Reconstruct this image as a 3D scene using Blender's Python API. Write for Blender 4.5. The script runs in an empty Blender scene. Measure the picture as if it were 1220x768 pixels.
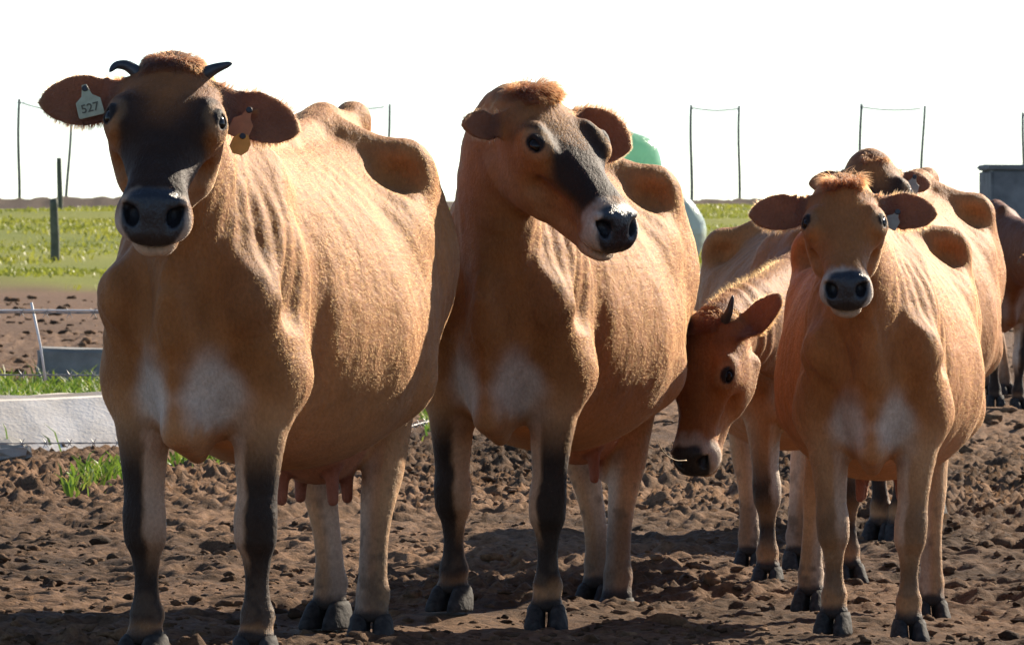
import bpy, bmesh, math, random
import numpy as np
from mathutils import Vector, Matrix

# ------------------------------------------------------------------ camera, sky, sun, exposure
scene = bpy.context.scene
COL = scene.collection
FPX, CAMH, HORIZ, PW, PH = 8000.0, 1.05, 243.0, 1220.0, 768.0   # focal length in photo pixels, eye height, horizon row
cam = bpy.data.cameras.new('camera')
cam.sensor_width = 36.0
cam.lens = FPX / PW * 36.0
cam.clip_start, cam.clip_end = 0.5, 6000
PITCH = math.atan((PH / 2 - HORIZ) / FPX)
cam.dof.use_dof = True
cam.dof.focus_distance = 16.2
cam.dof.aperture_fstop = 36
camo = bpy.data.objects.new('camera', cam)
camo.location = (0, 0, CAMH)
camo.rotation_euler = (math.pi / 2 - PITCH, 0, 0)
COL.objects.link(camo)
scene.camera = camo

SUN_AZ, SUN_EL = math.radians(39), math.radians(27)     # azimuth measured from the view direction to the right
world = bpy.data.worlds.new('World')
scene.world = world
world.use_nodes = True
wn = world.node_tree.nodes
sky = wn.new('ShaderNodeTexSky')
sky.sky_type = 'NISHITA'
sky.sun_disc = False
sky.sun_elevation = SUN_EL
sky.sun_rotation = SUN_AZ
sky.altitude = 100
sky.air_density = .6
sky.dust_density = .05
sky.ozone_density = 1.0
wn['Background'].inputs['Strength'].default_value = 0.078
world.node_tree.links.new(sky.outputs[0], wn['Background'].inputs['Color'])
sun = bpy.data.lights.new('sun', 'SUN')
sun.energy = 4.3
sun.angle = math.radians(0.53)
sun.color = (1.0, 0.87, 0.70)
suno = bpy.data.objects.new('sun', sun)
sdir = Vector((math.sin(SUN_AZ) * math.cos(SUN_EL), math.cos(SUN_AZ) * math.cos(SUN_EL), math.sin(SUN_EL)))
suno.rotation_euler = sdir.to_track_quat('Z', 'Y').to_euler()
suno.location = sdir * 60
COL.objects.link(suno)
scene.view_settings.view_transform = 'Standard'
scene.view_settings.look = 'None'
scene.view_settings.exposure = 1.32
scene.view_settings.gamma = 1.0
scene.view_settings.use_curve_mapping = False
scene.render.engine = 'CYCLES'
scene.cycles.use_denoising = True
scene.cycles.max_bounces = 6
scene.cycles.transparent_max_bounces = 8
scene.cycles_curves.shape = 'RIBBONS'

rng = np.random.default_rng(11)
random.seed(5)

# ------------------------------------------------------------------ small helpers
def to_world(px, py, depth):
    """photo pixel and distance along the level view direction -> point (small pitch handled)"""
    a = math.atan((py - PH / 2) / FPX) + PITCH
    r = depth / math.cos(math.atan((py - PH / 2) / FPX))
    return np.array([(px - PW / 2) / FPX * depth, depth, CAMH - depth * math.tan(a)])

def hash3(ix, iy, iz, seed):
    h = (ix.astype(np.int64) * 374761393 + iy.astype(np.int64) * 668265263 + iz.astype(np.int64) * 2147483647 + seed * 974711) & 0x7fffffff
    h = ((h ^ (h >> 13)) * 1274126177) & 0x7fffffff
    h = ((h ^ (h >> 15)) * 2246822519) & 0x7fffffff
    return ((h ^ (h >> 16)) & 0xffff).astype(np.float32) / 32767.5 - 1.0

def noise(x, y, z, seed=0):
    x, y, z = np.broadcast_arrays(np.asarray(x, np.float32), np.asarray(y, np.float32), np.asarray(z, np.float32))
    fx, fy, fz = np.floor(x), np.floor(y), np.floor(z)
    ix, iy, iz = fx.astype(np.int32), fy.astype(np.int32), fz.astype(np.int32)
    u, v, w = x - fx, y - fy, z - fz
    u = u * u * (3 - 2 * u); v = v * v * (3 - 2 * v); w = w * w * (3 - 2 * w)
    def L(a, b, t): return a + (b - a) * t
    c = lambda a, b, d: hash3(ix + a, iy + b, iz + d, seed)
    return L(L(L(c(0,0,0), c(1,0,0), u), L(c(0,1,0), c(1,1,0), u), v), L(L(c(0,0,1), c(1,0,1), u), L(c(0,1,1), c(1,1,1), u), v), w)

def sstep(a, b, x):
    t = np.clip((x - a) / (b - a), 0, 1)
    return t * t * (3 - 2 * t)

def new_mat(name):
    m = bpy.data.materials.new(name)
    m.use_nodes = True
    return m, m.node_tree.nodes, m.node_tree.links, m.node_tree.nodes['Principled BSDF']

def plain(name, col, rough=0.6, noise_scale=None, amount=0.25, metallic=0.0, bump=0.0, spec=0.5):
    m, n, l, p = new_mat(name)
    p.inputs['Base Color'].default_value = (*col, 1)
    p.inputs['Roughness'].default_value = rough
    p.inputs['Metallic'].default_value = metallic
    p.inputs['Specular IOR Level'].default_value = spec
    if noise_scale:
        tc = n.new('ShaderNodeTexCoord')
        nt = n.new('ShaderNodeTexNoise'); nt.inputs['Scale'].default_value = noise_scale; nt.inputs['Detail'].default_value = 6
        l.new(tc.outputs['Object'], nt.inputs['Vector'])
        mr = n.new('ShaderNodeMapRange'); mr.inputs['From Min'].default_value = .3; mr.inputs['From Max'].default_value = .7
        mr.inputs['To Min'].default_value = 1 - amount; mr.inputs['To Max'].default_value = 1 + amount
        l.new(nt.outputs['Fac'], mr.inputs['Value'])
        mx = n.new('ShaderNodeMix'); mx.data_type = 'RGBA'; mx.blend_type = 'MULTIPLY'; mx.inputs['Factor'].default_value = 1
        mx.inputs['A'].default_value = (*col, 1)
        l.new(mr.outputs['Result'], mx.inputs['B'])
        l.new(mx.outputs['Result'], p.inputs['Base Color'])
        if bump:
            b = n.new('ShaderNodeBump'); b.inputs['Strength'].default_value = bump; b.inputs['Distance'].default_value = .01
            l.new(nt.outputs['Fac'], b.inputs['Height']); l.new(b.outputs['Normal'], p.inputs['Normal'])
    return m

def mesh_np(name, verts, faces, smooth=True):
    """verts (n,3), faces (m,k) with k = 3 or 4"""
    me = bpy.data.meshes.new(name)
    n, m, k = len(verts), len(faces), faces.shape[1]
    me.vertices.add(n); me.vertices.foreach_set('co', np.ascontiguousarray(verts, np.float32).ravel())
    me.loops.add(m * k); me.loops.foreach_set('vertex_index', np.ascontiguousarray(faces, np.int32).ravel())
    me.polygons.add(m)
    me.polygons.foreach_set('loop_start', np.arange(0, m * k, k, dtype=np.int32))
    me.polygons.foreach_set('loop_total', np.full(m, k, np.int32))
    me.polygons.foreach_set('use_smooth', np.full(m, smooth))
    me.update(calc_edges=True)
    return me

def set_color(me, cols, name='Col'):
    a = me.color_attributes.new(name, 'FLOAT_COLOR', 'POINT')
    c = np.ones((len(me.vertices), 4), np.float32); c[:, :3] = cols
    a.data.foreach_set('color', c.ravel())

def set_float(me, vals, name):
    a = me.attributes.new(name, 'FLOAT', 'POINT')
    a.data.foreach_set('value', np.ascontiguousarray(vals, np.float32))

def link(name, me, mat=None, parent=None, loc=None):
    o = bpy.data.objects.new(name, me)
    COL.objects.link(o)
    if mat is not None and not me.materials: me.materials.append(mat)
    if parent is not None: o.parent = parent
    if loc is not None: o.location = loc
    return o

def empty(name, loc, rz=0):
    o = bpy.data.objects.new(name, None); COL.objects.link(o)
    o.location = loc; o.rotation_euler = (0, 0, rz); o.empty_display_size = .2
    return o

def tag(o, label=None, cat=None, group=None, kind=None):
    if label: o['label'] = label
    if cat: o['category'] = cat
    if group: o['group'] = group
    if kind: o['kind'] = kind
    return o

def tube_np(pts, radii, seg=8, cap=True):
    """swept tube -> verts, quads"""
    pts = np.asarray(pts, float); n = len(pts)
    radii = np.broadcast_to(np.asarray(radii, float), (n,))
    tan = np.gradient(pts, axis=0); tan /= np.linalg.norm(tan, axis=1)[:, None] + 1e-9
    ref = np.array([0, 0, 1.0]) if abs(tan[0, 2]) < .9 else np.array([1.0, 0, 0])
    V, F = [], []
    s = np.cross(tan[0], ref); s /= np.linalg.norm(s)
    for i in range(n):
        s = s - tan[i] * s.dot(tan[i]); s /= np.linalg.norm(s)
        b = np.cross(tan[i], s)
        for k in range(seg):
            a = 2 * math.pi * k / seg
            V.append(pts[i] + radii[i] * (math.cos(a) * s + math.sin(a) * b))
    for i in range(n - 1):
        for k in range(seg):
            k2 = (k + 1) % seg
            F.append((i * seg + k, i * seg + k2, (i + 1) * seg + k2, (i + 1) * seg + k))
    if cap:
        for base, flip in ((0, True), ((n - 1) * seg, False)):
            V.append(pts[0] if flip else pts[-1]); c = len(V) - 1
            for k in range(seg):
                k2 = (k + 1) % seg
                F.append((base + k2, base + k, c, c) if flip else (base + k, base + k2, c, c))
    return np.array(V), F

def mesh_list(name, V, F, smooth=True):
    F = [tuple(dict.fromkeys(f)) for f in F]
    me = bpy.data.meshes.new(name); me.from_pydata([tuple(v) for v in V], [], F)
    for p in me.polygons: p.use_smooth = smooth
    me.update()
    return me

def join_parts(parts):
    V, F, o = [], [], 0
    for v, f in parts:
        V.extend(list(v)); F.extend([tuple(i + o for i in q) for q in f]); o += len(v)
    return V, F

# ------------------------------------------------------------------ cow: an implicit surface, then a mesh
def spline(xs, ys, n=160):
    """monotone-ish cubic through the stations, resampled"""
    xs = np.asarray(xs, float); ys = np.asarray(ys, float)
    if xs[0] > xs[-1]: xs, ys = xs[::-1], ys[::-1]
    d = np.diff(ys) / np.diff(xs)
    m = np.zeros_like(ys); m[0] = d[0]; m[-1] = d[-1]
    for i in range(1, len(xs) - 1):
        m[i] = 0 if d[i - 1] * d[i] <= 0 else 2 * d[i - 1] * d[i] / (d[i - 1] + d[i])
    q = np.linspace(xs[0], xs[-1], n)
    k = np.clip(np.searchsorted(xs, q) - 1, 0, len(xs) - 2)
    h = xs[k + 1] - xs[k]; t = (q - xs[k]) / h
    v = (2*t**3 - 3*t**2 + 1) * ys[k] + (t**3 - 2*t**2 + t) * h * m[k] + (-2*t**3 + 3*t**2) * ys[k + 1] + (t**3 - t**2) * h * m[k + 1]
    return q.astype(np.float32), v.astype(np.float32)

class Loft:
    """straight loft along s: section half-width a, upper extent t, lower extent b about the axis; frac = where it is widest"""
    def __init__(self, rows, ptop=2.0, pbot=2.0, frac=None):
        rows = sorted(rows); s = [r[0] for r in rows]
        self.s, self.a = spline(s, [r[1] for r in rows])
        _, self.t = spline(s, [r[2] for r in rows])
        _, self.b = spline(s, [r[3] for r in rows])
        self.pt, self.pb, self.frac = ptop, pbot, frac
        self.s0, self.s1 = s[0], s[-1]
    def __call__(self, s, y, z):
        sc = np.clip(s, self.s0, self.s1)
        a = np.interp(sc, self.s, self.a); t = np.interp(sc, self.s, self.t); b = np.interp(sc, self.s, self.b)
        f = .5 if self.frac is None else self.frac
        c = b + f * (t - b)
        dz = z - c
        up = dz > 0
        rz = np.maximum(np.where(up, t - c, c - b), 1e-3)
        p = np.where(up, self.pt, self.pb)
        rho = ((np.abs(y) / np.maximum(a, 1e-3) + 1e-5) ** p + (np.abs(dz) / rz + 1e-5) ** p) ** (1 / p)
        q = np.sqrt(y * y + dz * dz) + 1e-4
        d = q * (1 - 1 / rho)
        e = np.abs(s - sc)
        return np.where(e > 0, np.sqrt(np.maximum(d, 0) ** 2 + e ** 2), d)

def smin(a, b, k):
    h = np.maximum(k - np.abs(a - b), 0) / k
    return np.minimum(a, b) - h * h * k * .25

def smax(a, b, k):
    return -smin(-a, -b, k)

def ellip(P, c, r, R=None):
    q = P - np.asarray(c, np.float32)
    if R is not None: q = q @ R
    r = np.asarray(r, np.float32)
    k0 = np.sqrt(((q / r) ** 2).sum(1)) + 1e-6
    k1 = np.sqrt(((q / (r * r)) ** 2).sum(1)) + 1e-6
    return k0 * (k0 - 1) / k1

def cone(P, a, b, ra, rb):
    a = np.asarray(a, np.float32); b = np.asarray(b, np.float32)
    ab = b - a; t = np.clip(((P - a) @ ab) / ab.dot(ab), 0, 1)
    return np.sqrt((((P - a) - t[:, None] * ab) ** 2).sum(1)) - (ra + (rb - ra) * t)

TORSO = [  # x, half-width, top, bottom
    (.25, .030, .92, .74), (.22, .065, .97, .66), (.17, .090, 1.02, .60), (.10, .112, 1.09, .56), (.0, .145, 1.16, .525), (-.13, .175, 1.21, .50),
    (-.33, .226, 1.20, .472), (-.53, .288, 1.19, .44), (-.73, .328, 1.195, .418), (-.90, .328, 1.21, .43), (-1.05, .310, 1.235, .49),
    (-1.20, .272, 1.25, .60), (-1.34, .205, 1.235, .72), (-1.44, .125, 1.19, .83), (-1.50, .04, 1.08, .93)]
TORSO_L = Loft([(x, w, t, b) for x, w, t, b in TORSO], 1.75, 2.15, .40)
HEAD_ROWS = [  # u, half-width, top, bottom (negative = ventral)
    (-.035, .045, .000, -.05), (-.015, .076, .028, -.075), (.02, .094, .050, -.10), (.07, .108, .063, -.115), (.12, .116, .067, -.128), (.18, .117, .064, -.136),
    (.23, .099, .060, -.130), (.275, .078, .053, -.112), (.32, .065, .046, -.094), (.365, .064, .043, -.082), (.40, .070, .040, -.078), (.425, .074, .030, -.078),
    (.45, .073, .010, -.077), (.468, .066, -.008, -.073), (.482, .046, -.030, -.065)]
HEAD_L = Loft(HEAD_ROWS, 2.6, 1.9, .56)
FORE = [  # z, x, y, fore-aft radius, lateral radius
    (.74, -.03, .140, .100, .062), (.64, -.025, .142, .090, .068), (.55, -.012, .139, .074, .062), (.46, -.002, .135, .058, .052), (.385, .004, .133, .047, .046),
    (.335, .012, .131, .048, .050), (.285, .010, .130, .046, .048), (.24, .002, .130, .031, .033), (.19, .0, .130, .0255, .027), (.15, .0, .130, .028, .030),
    (.112, -.004, .130, .039, .040), (.085, .008, .130, .037, .038), (.066, .016, .130, .041, .043), (.05, .016, .130, .038, .042)]
HIND = [
    (1.06, -1.24, .150, .170, .060), (.95, -1.215, .165, .205, .095), (.82, -1.18, .172, .205, .105), (.70, -1.165, .165, .170, .092), (.60, -1.195, .158, .118, .072),
    (.52, -1.235, .150, .080, .058), (.455, -1.258, .145, .066, .051), (.40, -1.255, .142, .060, .050), (.345, -1.238, .139, .046, .045), (.29, -1.228, .137, .036, .038),
    (.22, -1.222, .136, .031, .034), (.155, -1.22, .136, .033, .035), (.112, -1.224, .136, .041, .042), (.085, -1.212, .136, .038, .040), (.066, -1.205, .136, .041, .043), (.05, -1.205, .136, .038, .042)]
EAR_PROFILE = ([0, .02, .05, .08, .115, .145, .163, .172], [.026, .034, .047, .055, .051, .038, .021, .004])

class LegLoft:
    def __init__(self, rows):
        rows = sorted(rows); z = [r[0] for r in rows]
        self.z, self.x = spline(z, [r[1] for r in rows]); _, self.y = spline(z, [r[2] for r in rows])
        _, self.rx = spline(z, [r[3] for r in rows]); _, self.ry = spline(z, [r[4] for r in rows])
        self.z0, self.z1 = z[0], z[-1]
    def center(self, z): return np.interp(z, self.z, self.x), np.interp(z, self.z, self.y)
FORE_L, HIND_L = LegLoft(FORE), LegLoft(HIND)

def unit(v):
    v = np.asarray(v, float); return v / np.linalg.norm(v)

EYE_R = np.array([[1, 0, 0], [.0, .85, -.52], [.0, .52, .85]], np.float32)
class Cow:
    def __init__(self, name_label, pos, yaw, S, head, feet, opt):
        """pos: world (X, Y) of the point between the fore feet; yaw: how far the rump lies to the right; head: poll pixel, depth, yaw, pitch, roll, size"""
        self.S, self.opt, self.label = S, opt, name_label
        self.pos = np.array([pos[0], pos[1], 0.0])
        th = math.atan2(-math.cos(yaw), -math.sin(yaw))
        self.th = th
        c, s = math.cos(th), math.sin(th)
        self.R = np.array([[c, -s, 0], [s, c, 0], [0, 0, 1]])      # local -> world
        hp = to_world(head['px'], head['py'], head['depth'])
        self.O = self.to_local(hp)
        yh, ph, rl = head['yaw'], head['pitch'], head.get('roll', 0)
        U = np.array([math.sin(yh) * math.cos(ph), -math.cos(yh) * math.cos(ph), -math.sin(ph)])
        W = np.array([math.sin(yh) * math.sin(ph), -math.cos(yh) * math.sin(ph), math.cos(ph)])
        V = np.cross(W, U)
        V2 = V * math.cos(rl) + W * math.sin(rl); W2 = W * math.cos(rl) - V * math.sin(rl)
        self.HR = np.stack([self.R.T @ U, self.R.T @ V2, self.R.T @ W2], 1).astype(np.float32)   # columns U V W in local space
        self.hs = head.get('size', 1.0)
        # feet: for each leg the shear (dx, dy) at the hoof and the hoof's height
        self.legs = []
        for key, lx, px, py in feet:
            front, left = key[0] == 'F', key[1] == 'L'
            L = FORE_L if front else HIND_L
            bx, by = L.center(np.float32(.04)); bx -= .0; sgn = 1 if left else -1
            tx = lx if front else lx
            # solve for the local y that lands on px at that local x
            yy = sgn * .13
            for _ in range(30):
                w = self.to_world_l([tx, yy, 0])
                cur = PW / 2 + w[0] / w[1] * FPX
                yy += (px - cur) / FPX * w[1] / (math.cos(yaw) * S)
            w = self.to_world_l([tx, yy, 0])
            zf = (CAMH - (py - HORIZ) / FPX * w[1]) / S
            self.legs.append(dict(front=front, sgn=sgn, dx=tx - bx, dy=yy - sgn * by, zf=float(np.clip(zf, -.08, .09)), tx=tx, yy=yy, L=L))
        e = opt.get('ears', {})
        self.ears = []
        for sgn in (1, -1):
            E, N, *ez = e.get(sgn, ((.05, .97, -.05), (.47, 0, .88)))
            E = unit([E[0], E[1] * sgn, E[2]]); N = np.array(N, float); N = unit(N - E * N.dot(E)); T = np.cross(N, E)
            self.ears.append((sgn, np.array([.052, sgn * .090, -.012]), np.stack([E, T, N], 1).astype(np.float32), ez[0] if ez else opt.get('ear_size', 1.0)))
        self._neck()
    def to_local(self, w): return self.R.T @ (np.asarray(w, float) - self.pos) / self.S
    def to_world_l(self, l): return self.pos + self.R @ (np.asarray(l, float) * self.S)
    def head_pt(self, p): return self.O + self.HR @ (np.asarray(p, float) * self.hs)
    def hd(self, P): return ((P - self.O.astype(np.float32)) @ self.HR) / np.float32(self.hs)
    def _neck(self):
        o = self.opt
        p0 = np.array([-.16, 0, .90]); p1 = np.array(o.get('n1', (.06, 0, 1.0)), float)
        p3 = self.head_pt((.02, 0, -.035)); back = -self.HR[:, 0] * .55 - self.HR[:, 2] * .5
        p2 = p3 + back * o.get('n2', .16)
        t = np.linspace(0, 1, 15)[:, None]
        self.nc = ((1-t)**3 * p0 + 3*(1-t)**2*t * p1 + 3*(1-t)*t*t * p2 + t**3 * p3).astype(np.float32)
        lat = (1 - t) * np.array([0, 1.0, 0]) + t * self.HR[:, 1]
        tan = np.gradient(self.nc, axis=0); tan /= np.linalg.norm(tan, axis=1)[:, None]
        lat -= tan * (lat * tan).sum(1)[:, None]; lat /= np.linalg.norm(lat, axis=1)[:, None]
        self.nl = lat.astype(np.float32); self.nt = tan.astype(np.float32)
        tt = t[:, 0]
        self.nr = np.interp(tt, [0, .3, .55, .8, 1], o.get('nlat', [.150, .116, .093, .083, .083])).astype(np.float32)
        self.nd = np.interp(tt, [0, .3, .55, .8, 1], o.get('ndv', [.285, .218, .162, .126, .105])).astype(np.float32)
    def neck(self, P):
        best = np.full(len(P), 9.0, np.float32); seg = np.zeros(len(P), np.int32); tt = np.zeros(len(P), np.float32)
        for i in range(14):
            a, b = self.nc[i], self.nc[i + 1]; ab = b - a
            t = np.clip(((P - a) @ ab) / ab.dot(ab), 0, 1)
            d = (((P - a) - t[:, None] * ab) ** 2).sum(1)
            m = d < best
            best[m] = d[m]; seg[m] = i; tt[m] = t[m]
        mixv = lambda A: A[seg] * (1 - tt)[:, None] + A[seg + 1] * tt[:, None]
        q = P - mixv(self.nc); lat = mixv(self.nl)
        ra = self.nr[seg] * (1 - tt) + self.nr[seg + 1] * tt; rd = self.nd[seg] * (1 - tt) + self.nd[seg + 1] * tt
        y = (q * lat).sum(1)
        rest = np.sqrt(np.maximum((q * q).sum(1) - y * y, 0))
        rho = np.sqrt((y / ra) ** 2 + (rest / rd) ** 2) + 1e-4
        return np.sqrt(best) * (1 - 1 / rho) - 1e-4, (seg + tt) / 14
    def leg(self, P, g):
        zf = g['zf']; L = g['L']; H = .62
        z = P[:, 2]
        zq = np.where(z < H, H - (H - z) * (H / (H - zf)), z)
        zc = np.clip(zq, L.z0, L.z1)
        fall = 1 - sstep(.10, .78 if g['front'] else .86, zq)
        cx = np.interp(zc, L.z, L.x) + g['dx'] * fall
        cy = g['sgn'] * np.interp(zc, L.z, L.y) + g['dy'] * fall
        rx = np.interp(zc, L.z, L.rx); ry = np.interp(zc, L.z, L.ry)
        x = P[:, 0] - cx; y = P[:, 1] - cy
        rho = np.sqrt((x / rx) ** 2 + (y / ry) ** 2) + 1e-4
        d = np.sqrt(x * x + y * y) * (1 - 1 / rho)
        e = np.abs(zq - zc)
        return np.where(e > 0, np.sqrt(np.maximum(d, 0) ** 2 + e ** 2), d)
    def ear(self, h, ear):
        sgn, base, R, es = ear
        q = ((h - base.astype(np.float32)) @ R) / es
        s, t, n = q[:, 0], q[:, 1], q[:, 2]
        sc = np.clip(s, 0, .172)
        hw = np.interp(sc, *EAR_PROFILE).astype(np.float32)
        cup = .9 * (.05 - np.minimum(sc, .05)) + 9.0 * t * t * (1 - sc / .22)
        nn = n - cup + .02
        th = (.0090 - .012 * np.maximum(sc - .08, 0)) * self.opt.get('ear_thick', 1.0)
        rho = np.sqrt((t / hw) ** 2 + (nn / th) ** 2) + 1e-4
        d = np.sqrt(t * t + nn * nn) * (1 - 1 / rho)
        e = np.abs(s - sc)
        return np.where(e > 0, np.sqrt(np.maximum(d, 0) ** 2 + e * e), d) * es * self.hs
    def field(self, P):
        o = self.opt
        P = P.astype(np.float32)
        lo, hi = P.min(0), P.max(0)
        def near(c, r):
            c = np.asarray(c); return bool(np.all(c + r + .10 > lo) and np.all(c - r - .10 < hi))
        X, Y, Z = P[:, 0], P[:, 1], P[:, 2]
        d = TORSO_L(X, Y, Z)
        Q = P.copy(); Q[:, 1] = np.abs(Y)                      # mirrored copy for the paired pieces
        bf = o.get('belly', 0)
        if bf: d = smin(d, ellip(P, (-.72, 0, .66), (.42, .33 + bf, .22 + bf * .5)), .12)
        def add(dd, k):
            nonlocal d
            d = smin(d, dd, k)
        def cut(dd, k):
            nonlocal d
            d = smax(d, -dd, k)
        qlo = np.array([lo[0], 0 if lo[1] < 0 < hi[1] else min(abs(lo[1]), abs(hi[1])), lo[2]]); qhi = np.array([hi[0], max(abs(lo[1]), abs(hi[1])), hi[2]])
        def nearq(c, r):
            c = np.asarray(c); return bool(np.all(c + r + .10 > qlo) and np.all(c - r - .10 < qhi))
        if nearq((0, .16, .85), .45):
            add(cone(Q, (-.20, .075, 1.12), (.09, .118, .85), .050, .062), .10)       # shoulder blade
            add(cone(Q, (.115, .126, .85), (-.04, .138, .64), .060, .073), .07)        # upper arm
            add(cone(Q, (-.13, .115, .92), (-.12, .135, .68), .080, .078), .09)           # triceps
            add(cone(Q, (-.15, .125, 1.10), (.085, .178, .83), .020, .024), .045)      # ridge of the blade
            add(ellip(Q, (.128, .134, .84), (.040, .038, .055)), .05)                  # point of shoulder
            add(ellip(Q, (-.05, .185, .655), (.06, .035, .05)), .05)                   # elbow
            cut(ellip(Q, (.225, .085, .905), (.06, .035, .13)), .07)                   # hollow between neck and shoulder
        if nearq((-.28, .2, .8), .4):
            cut(cone(Q, (-.285, .222, 1.06), (-.255, .262, .64), .030, .032), .09)     # hollow behind the shoulder
        if near((.2, 0, .6), .35):
            add(ellip(P, (.08, 0, .560), (.13, .052, .060)), .08)                       # brisket
            add(cone(P, (.262, 0, .84), (.185, 0, .535), .016, .018), .05)
            add(cone(P, (.185, 0, .535), (.02, 0, .480), .018, .018), .05)
        # rump
        if nearq((-1.2, .15, 1.1), .5):
            add(cone(Q, (-1.06, .03, 1.225), (-1.07, .205, 1.150), .038, .036), .08)   # hook bone
            add(ellip(Q, (-1.09, .212, 1.140), (.055, .032, .034)), .07)
            add(cone(Q, (-1.10, .22, 1.12), (-1.45, .125, 1.065), .05, .05), .08)      # hook to pin
            add(ellip(Q, (-1.47, .12, 1.06), (.05, .04, .045)), .05)
            add(cone(Q, (-1.15, .200, 1.09), (-1.19, .20, .92), .045, .075), .09)
            add(ellip(Q, (-1.00, .195, .985), (.15, .085, .085)), .10)
            add(ellip(Q, (-1.26, .20, .93), (.16, .085, .15)), .10)                    # thurl
            cut(ellip(Q, (-.978, .222, 1.122), (.066, .050, .036)), .05)               # hollow before the hook
            cut(ellip(Q, (-1.27, .16, 1.19), (.11, .055, .04)), .06)
        if near((-.7, 0, 1.22), .9):
            add(cone(P, (-.02, 0, 1.185), (-.22, 0, 1.215), .024, .026), .06)
            add(cone(P, (-.22, 0, 1.213), (-.70, 0, 1.195), .022, .022), .05)
            add(cone(P, (-.70, 0, 1.195), (-1.12, 0, 1.245), .022, .03), .05)
            add(cone(P, (-1.12, 0, 1.25), (-1.40, 0, 1.252), .030, .030), .06)
            add(ellip(P, (-1.42, 0, 1.262), (.05, .026, .026)), .05)                     # tail head
        if near((-1.5, 0, .85), .45):
            tl = o.get('tail', 0.0)
            add(cone(P, (-1.42, 0, 1.26), (-1.52, 0, 1.16), .034, .026), .05)
            add(cone(P, (-1.52, 0, 1.16), (-1.54, tl * .5, .80), .026, .018), .02)
            add(cone(P, (-1.54, tl * .5, .80), (-1.52, tl, .50), .018, .012), .015)
        if nearq((-.95, .2, .55), .3):
            add(cone(Q, (-.93, .26, .62), (-1.07, .20, .66), .045, .05), .10)          # flank fold
        if near((-1.0, 0, .48), .35):
            ud = o.get('udder', 1.0)
            if ud > 0:
                add(ellip(P, (-1.07, 0, .52), (.20, .135, .13 * ud + .02)), .06)
                for tx, ty in ((-.97, .06), (-1.13, .055)):
                    add(cone(Q, (tx, ty, .44), (tx, ty + .004, .40 - .065 * ud), .020, .0135), .022)
        for g in self.legs:
            c = (.0, g['sgn'] * .15, .40) if g['front'] else (-1.2, g['sgn'] * .15, .5)
            if np.all(np.array(c) + (.35, .25, .72) > lo) and np.all(np.array(c) - (.35, .25, .72) < hi):
                k = .03 + .055 * sstep(.42, .66, P[:, 2]) if g['front'] else .03 + .05 * sstep(.5, .75, P[:, 2])
                add(self.leg(P, g), k)
                ax, ay = g['tx'] - .055, g['yy']
                for q in (-1, 1): add(ellip(P, (ax, ay + q * .020, .105 + g['zf']), (.014, .012, .018)), .012)
                if not g['front']:
                    hx = -1.325 + g['dx'] * .75; hy = g['sgn'] * .143 + g['dy'] * .75
                    add(ellip(P, (hx + .025, hy, .47), (.030, .022, .05)), .04)        # point of hock
                    add(cone(P, (hx + .03, hy, .46), (hx + .035, hy, .60), .018, .02), .04)
        # neck and head
        allc = np.vstack([self.nc, [self.head_pt((.25, 0, 0)), self.head_pt((.45, 0, 0))]])
        if np.all(allc.max(0) + .32 > lo) and np.all(allc.min(0) - .32 < hi):
            dn, tn = self.neck(P)
            if o.get('dewlap', True):
                pass
            add(dn, np.float32(.11) - .06 * np.clip(tn, 0, 1))
            h = self.hd(P)
            m = (np.abs(h - np.array([.2, 0, 0], np.float32)) < np.array([.44, .40, .36], np.float32)).all(1)
            if m.any():
                d[m] = self.head_field(h[m], d[m])
        return d
    def head_field(self, h, d):
        hs = self.hs
        u, v, w = h[:, 0], h[:, 1], h[:, 2]
        H = h.copy(); H[:, 1] = np.abs(v)
        e = HEAD_L(u, v, w)
        e = smin(e, ellip(h, (.012, 0, .028), (.045, .055, .034)), .04)                   # poll
        e = smin(e, ellip(H, (.183, .103, .030), (.050, .025, .030)), .050)            # orbit
        e = smin(e, cone(H, (.143, .088, .052), (.218, .091, .047), .015, .011), .030)  # brow
        e = smin(e, ellip(H, (.175, .080, -.075), (.075, .026, .060)), .04)            # cheek muscle
        e = smin(e, cone(H, (.09, .068, -.13), (.25, .045, -.125), .030, .018), .05)   # jaw
        e = smin(e, cone(H, (.22, .075, -.005), (.31, .055, -.01), .014, .012), .03)   # facial crest
        e = smax(e, -cone(H, (.24, .085, -.045), (.33, .075, -.045), .016, .010), .04)
        e = smin(e, ellip(h, (.434, 0, -.012), (.030, .063, .044)), .028)              # nose pad
        e = smin(e, ellip(H, (.426, .044, -.040), (.040, .034, .034)), .025)           # upper lip
        e = smin(e, ellip(h, (.425, 0, -.094), (.050, .048, .024)), .020)              # lower lip and chin
        e = smin(e, cone(h, (.40, 0, -.095), (.20, 0, -.13), .032, .04), .03)
        # mouth line
        e = smax(e, -ellip(h, (.455, 0, -.077), (.070, .095, .0038)), .010)
        # nostrils
        Rn = np.array([[.80, .0, -.6], [-.25, .93, -.28], [.55, .35, .75]], np.float32)
        Rn = np.linalg.qr(Rn)[0].astype(np.float32)
        e = smax(e, -ellip(H, (.457, .043, -.006), (.032, .0150, .0190)), .008)
        e = smax(e, -ellip(H, (.449, .057, .006), (.022, .011, .011)), .008)
        e = smin(e, cone(H, (.438, .034, .022), (.432, .062, .018), .0085, .0075), .012)  # wing of the nostril
        for q in range(3):   # folds over the eye
            e = smax(e, -cone(H, (.133 - .012 * q, .088 + .006 * q, .074 - .004 * q), (.178 - .004 * q, .112 + .006 * q, .072 - .006 * q), .004, .003), .010)
        # eyelids: a swelling over the eyeball with an almond cut through it
        e = smin(e, np.sqrt(((H - np.array([.189, .1040, .0385], np.float32)) ** 2).sum(1)) - .0250, .012)
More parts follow.
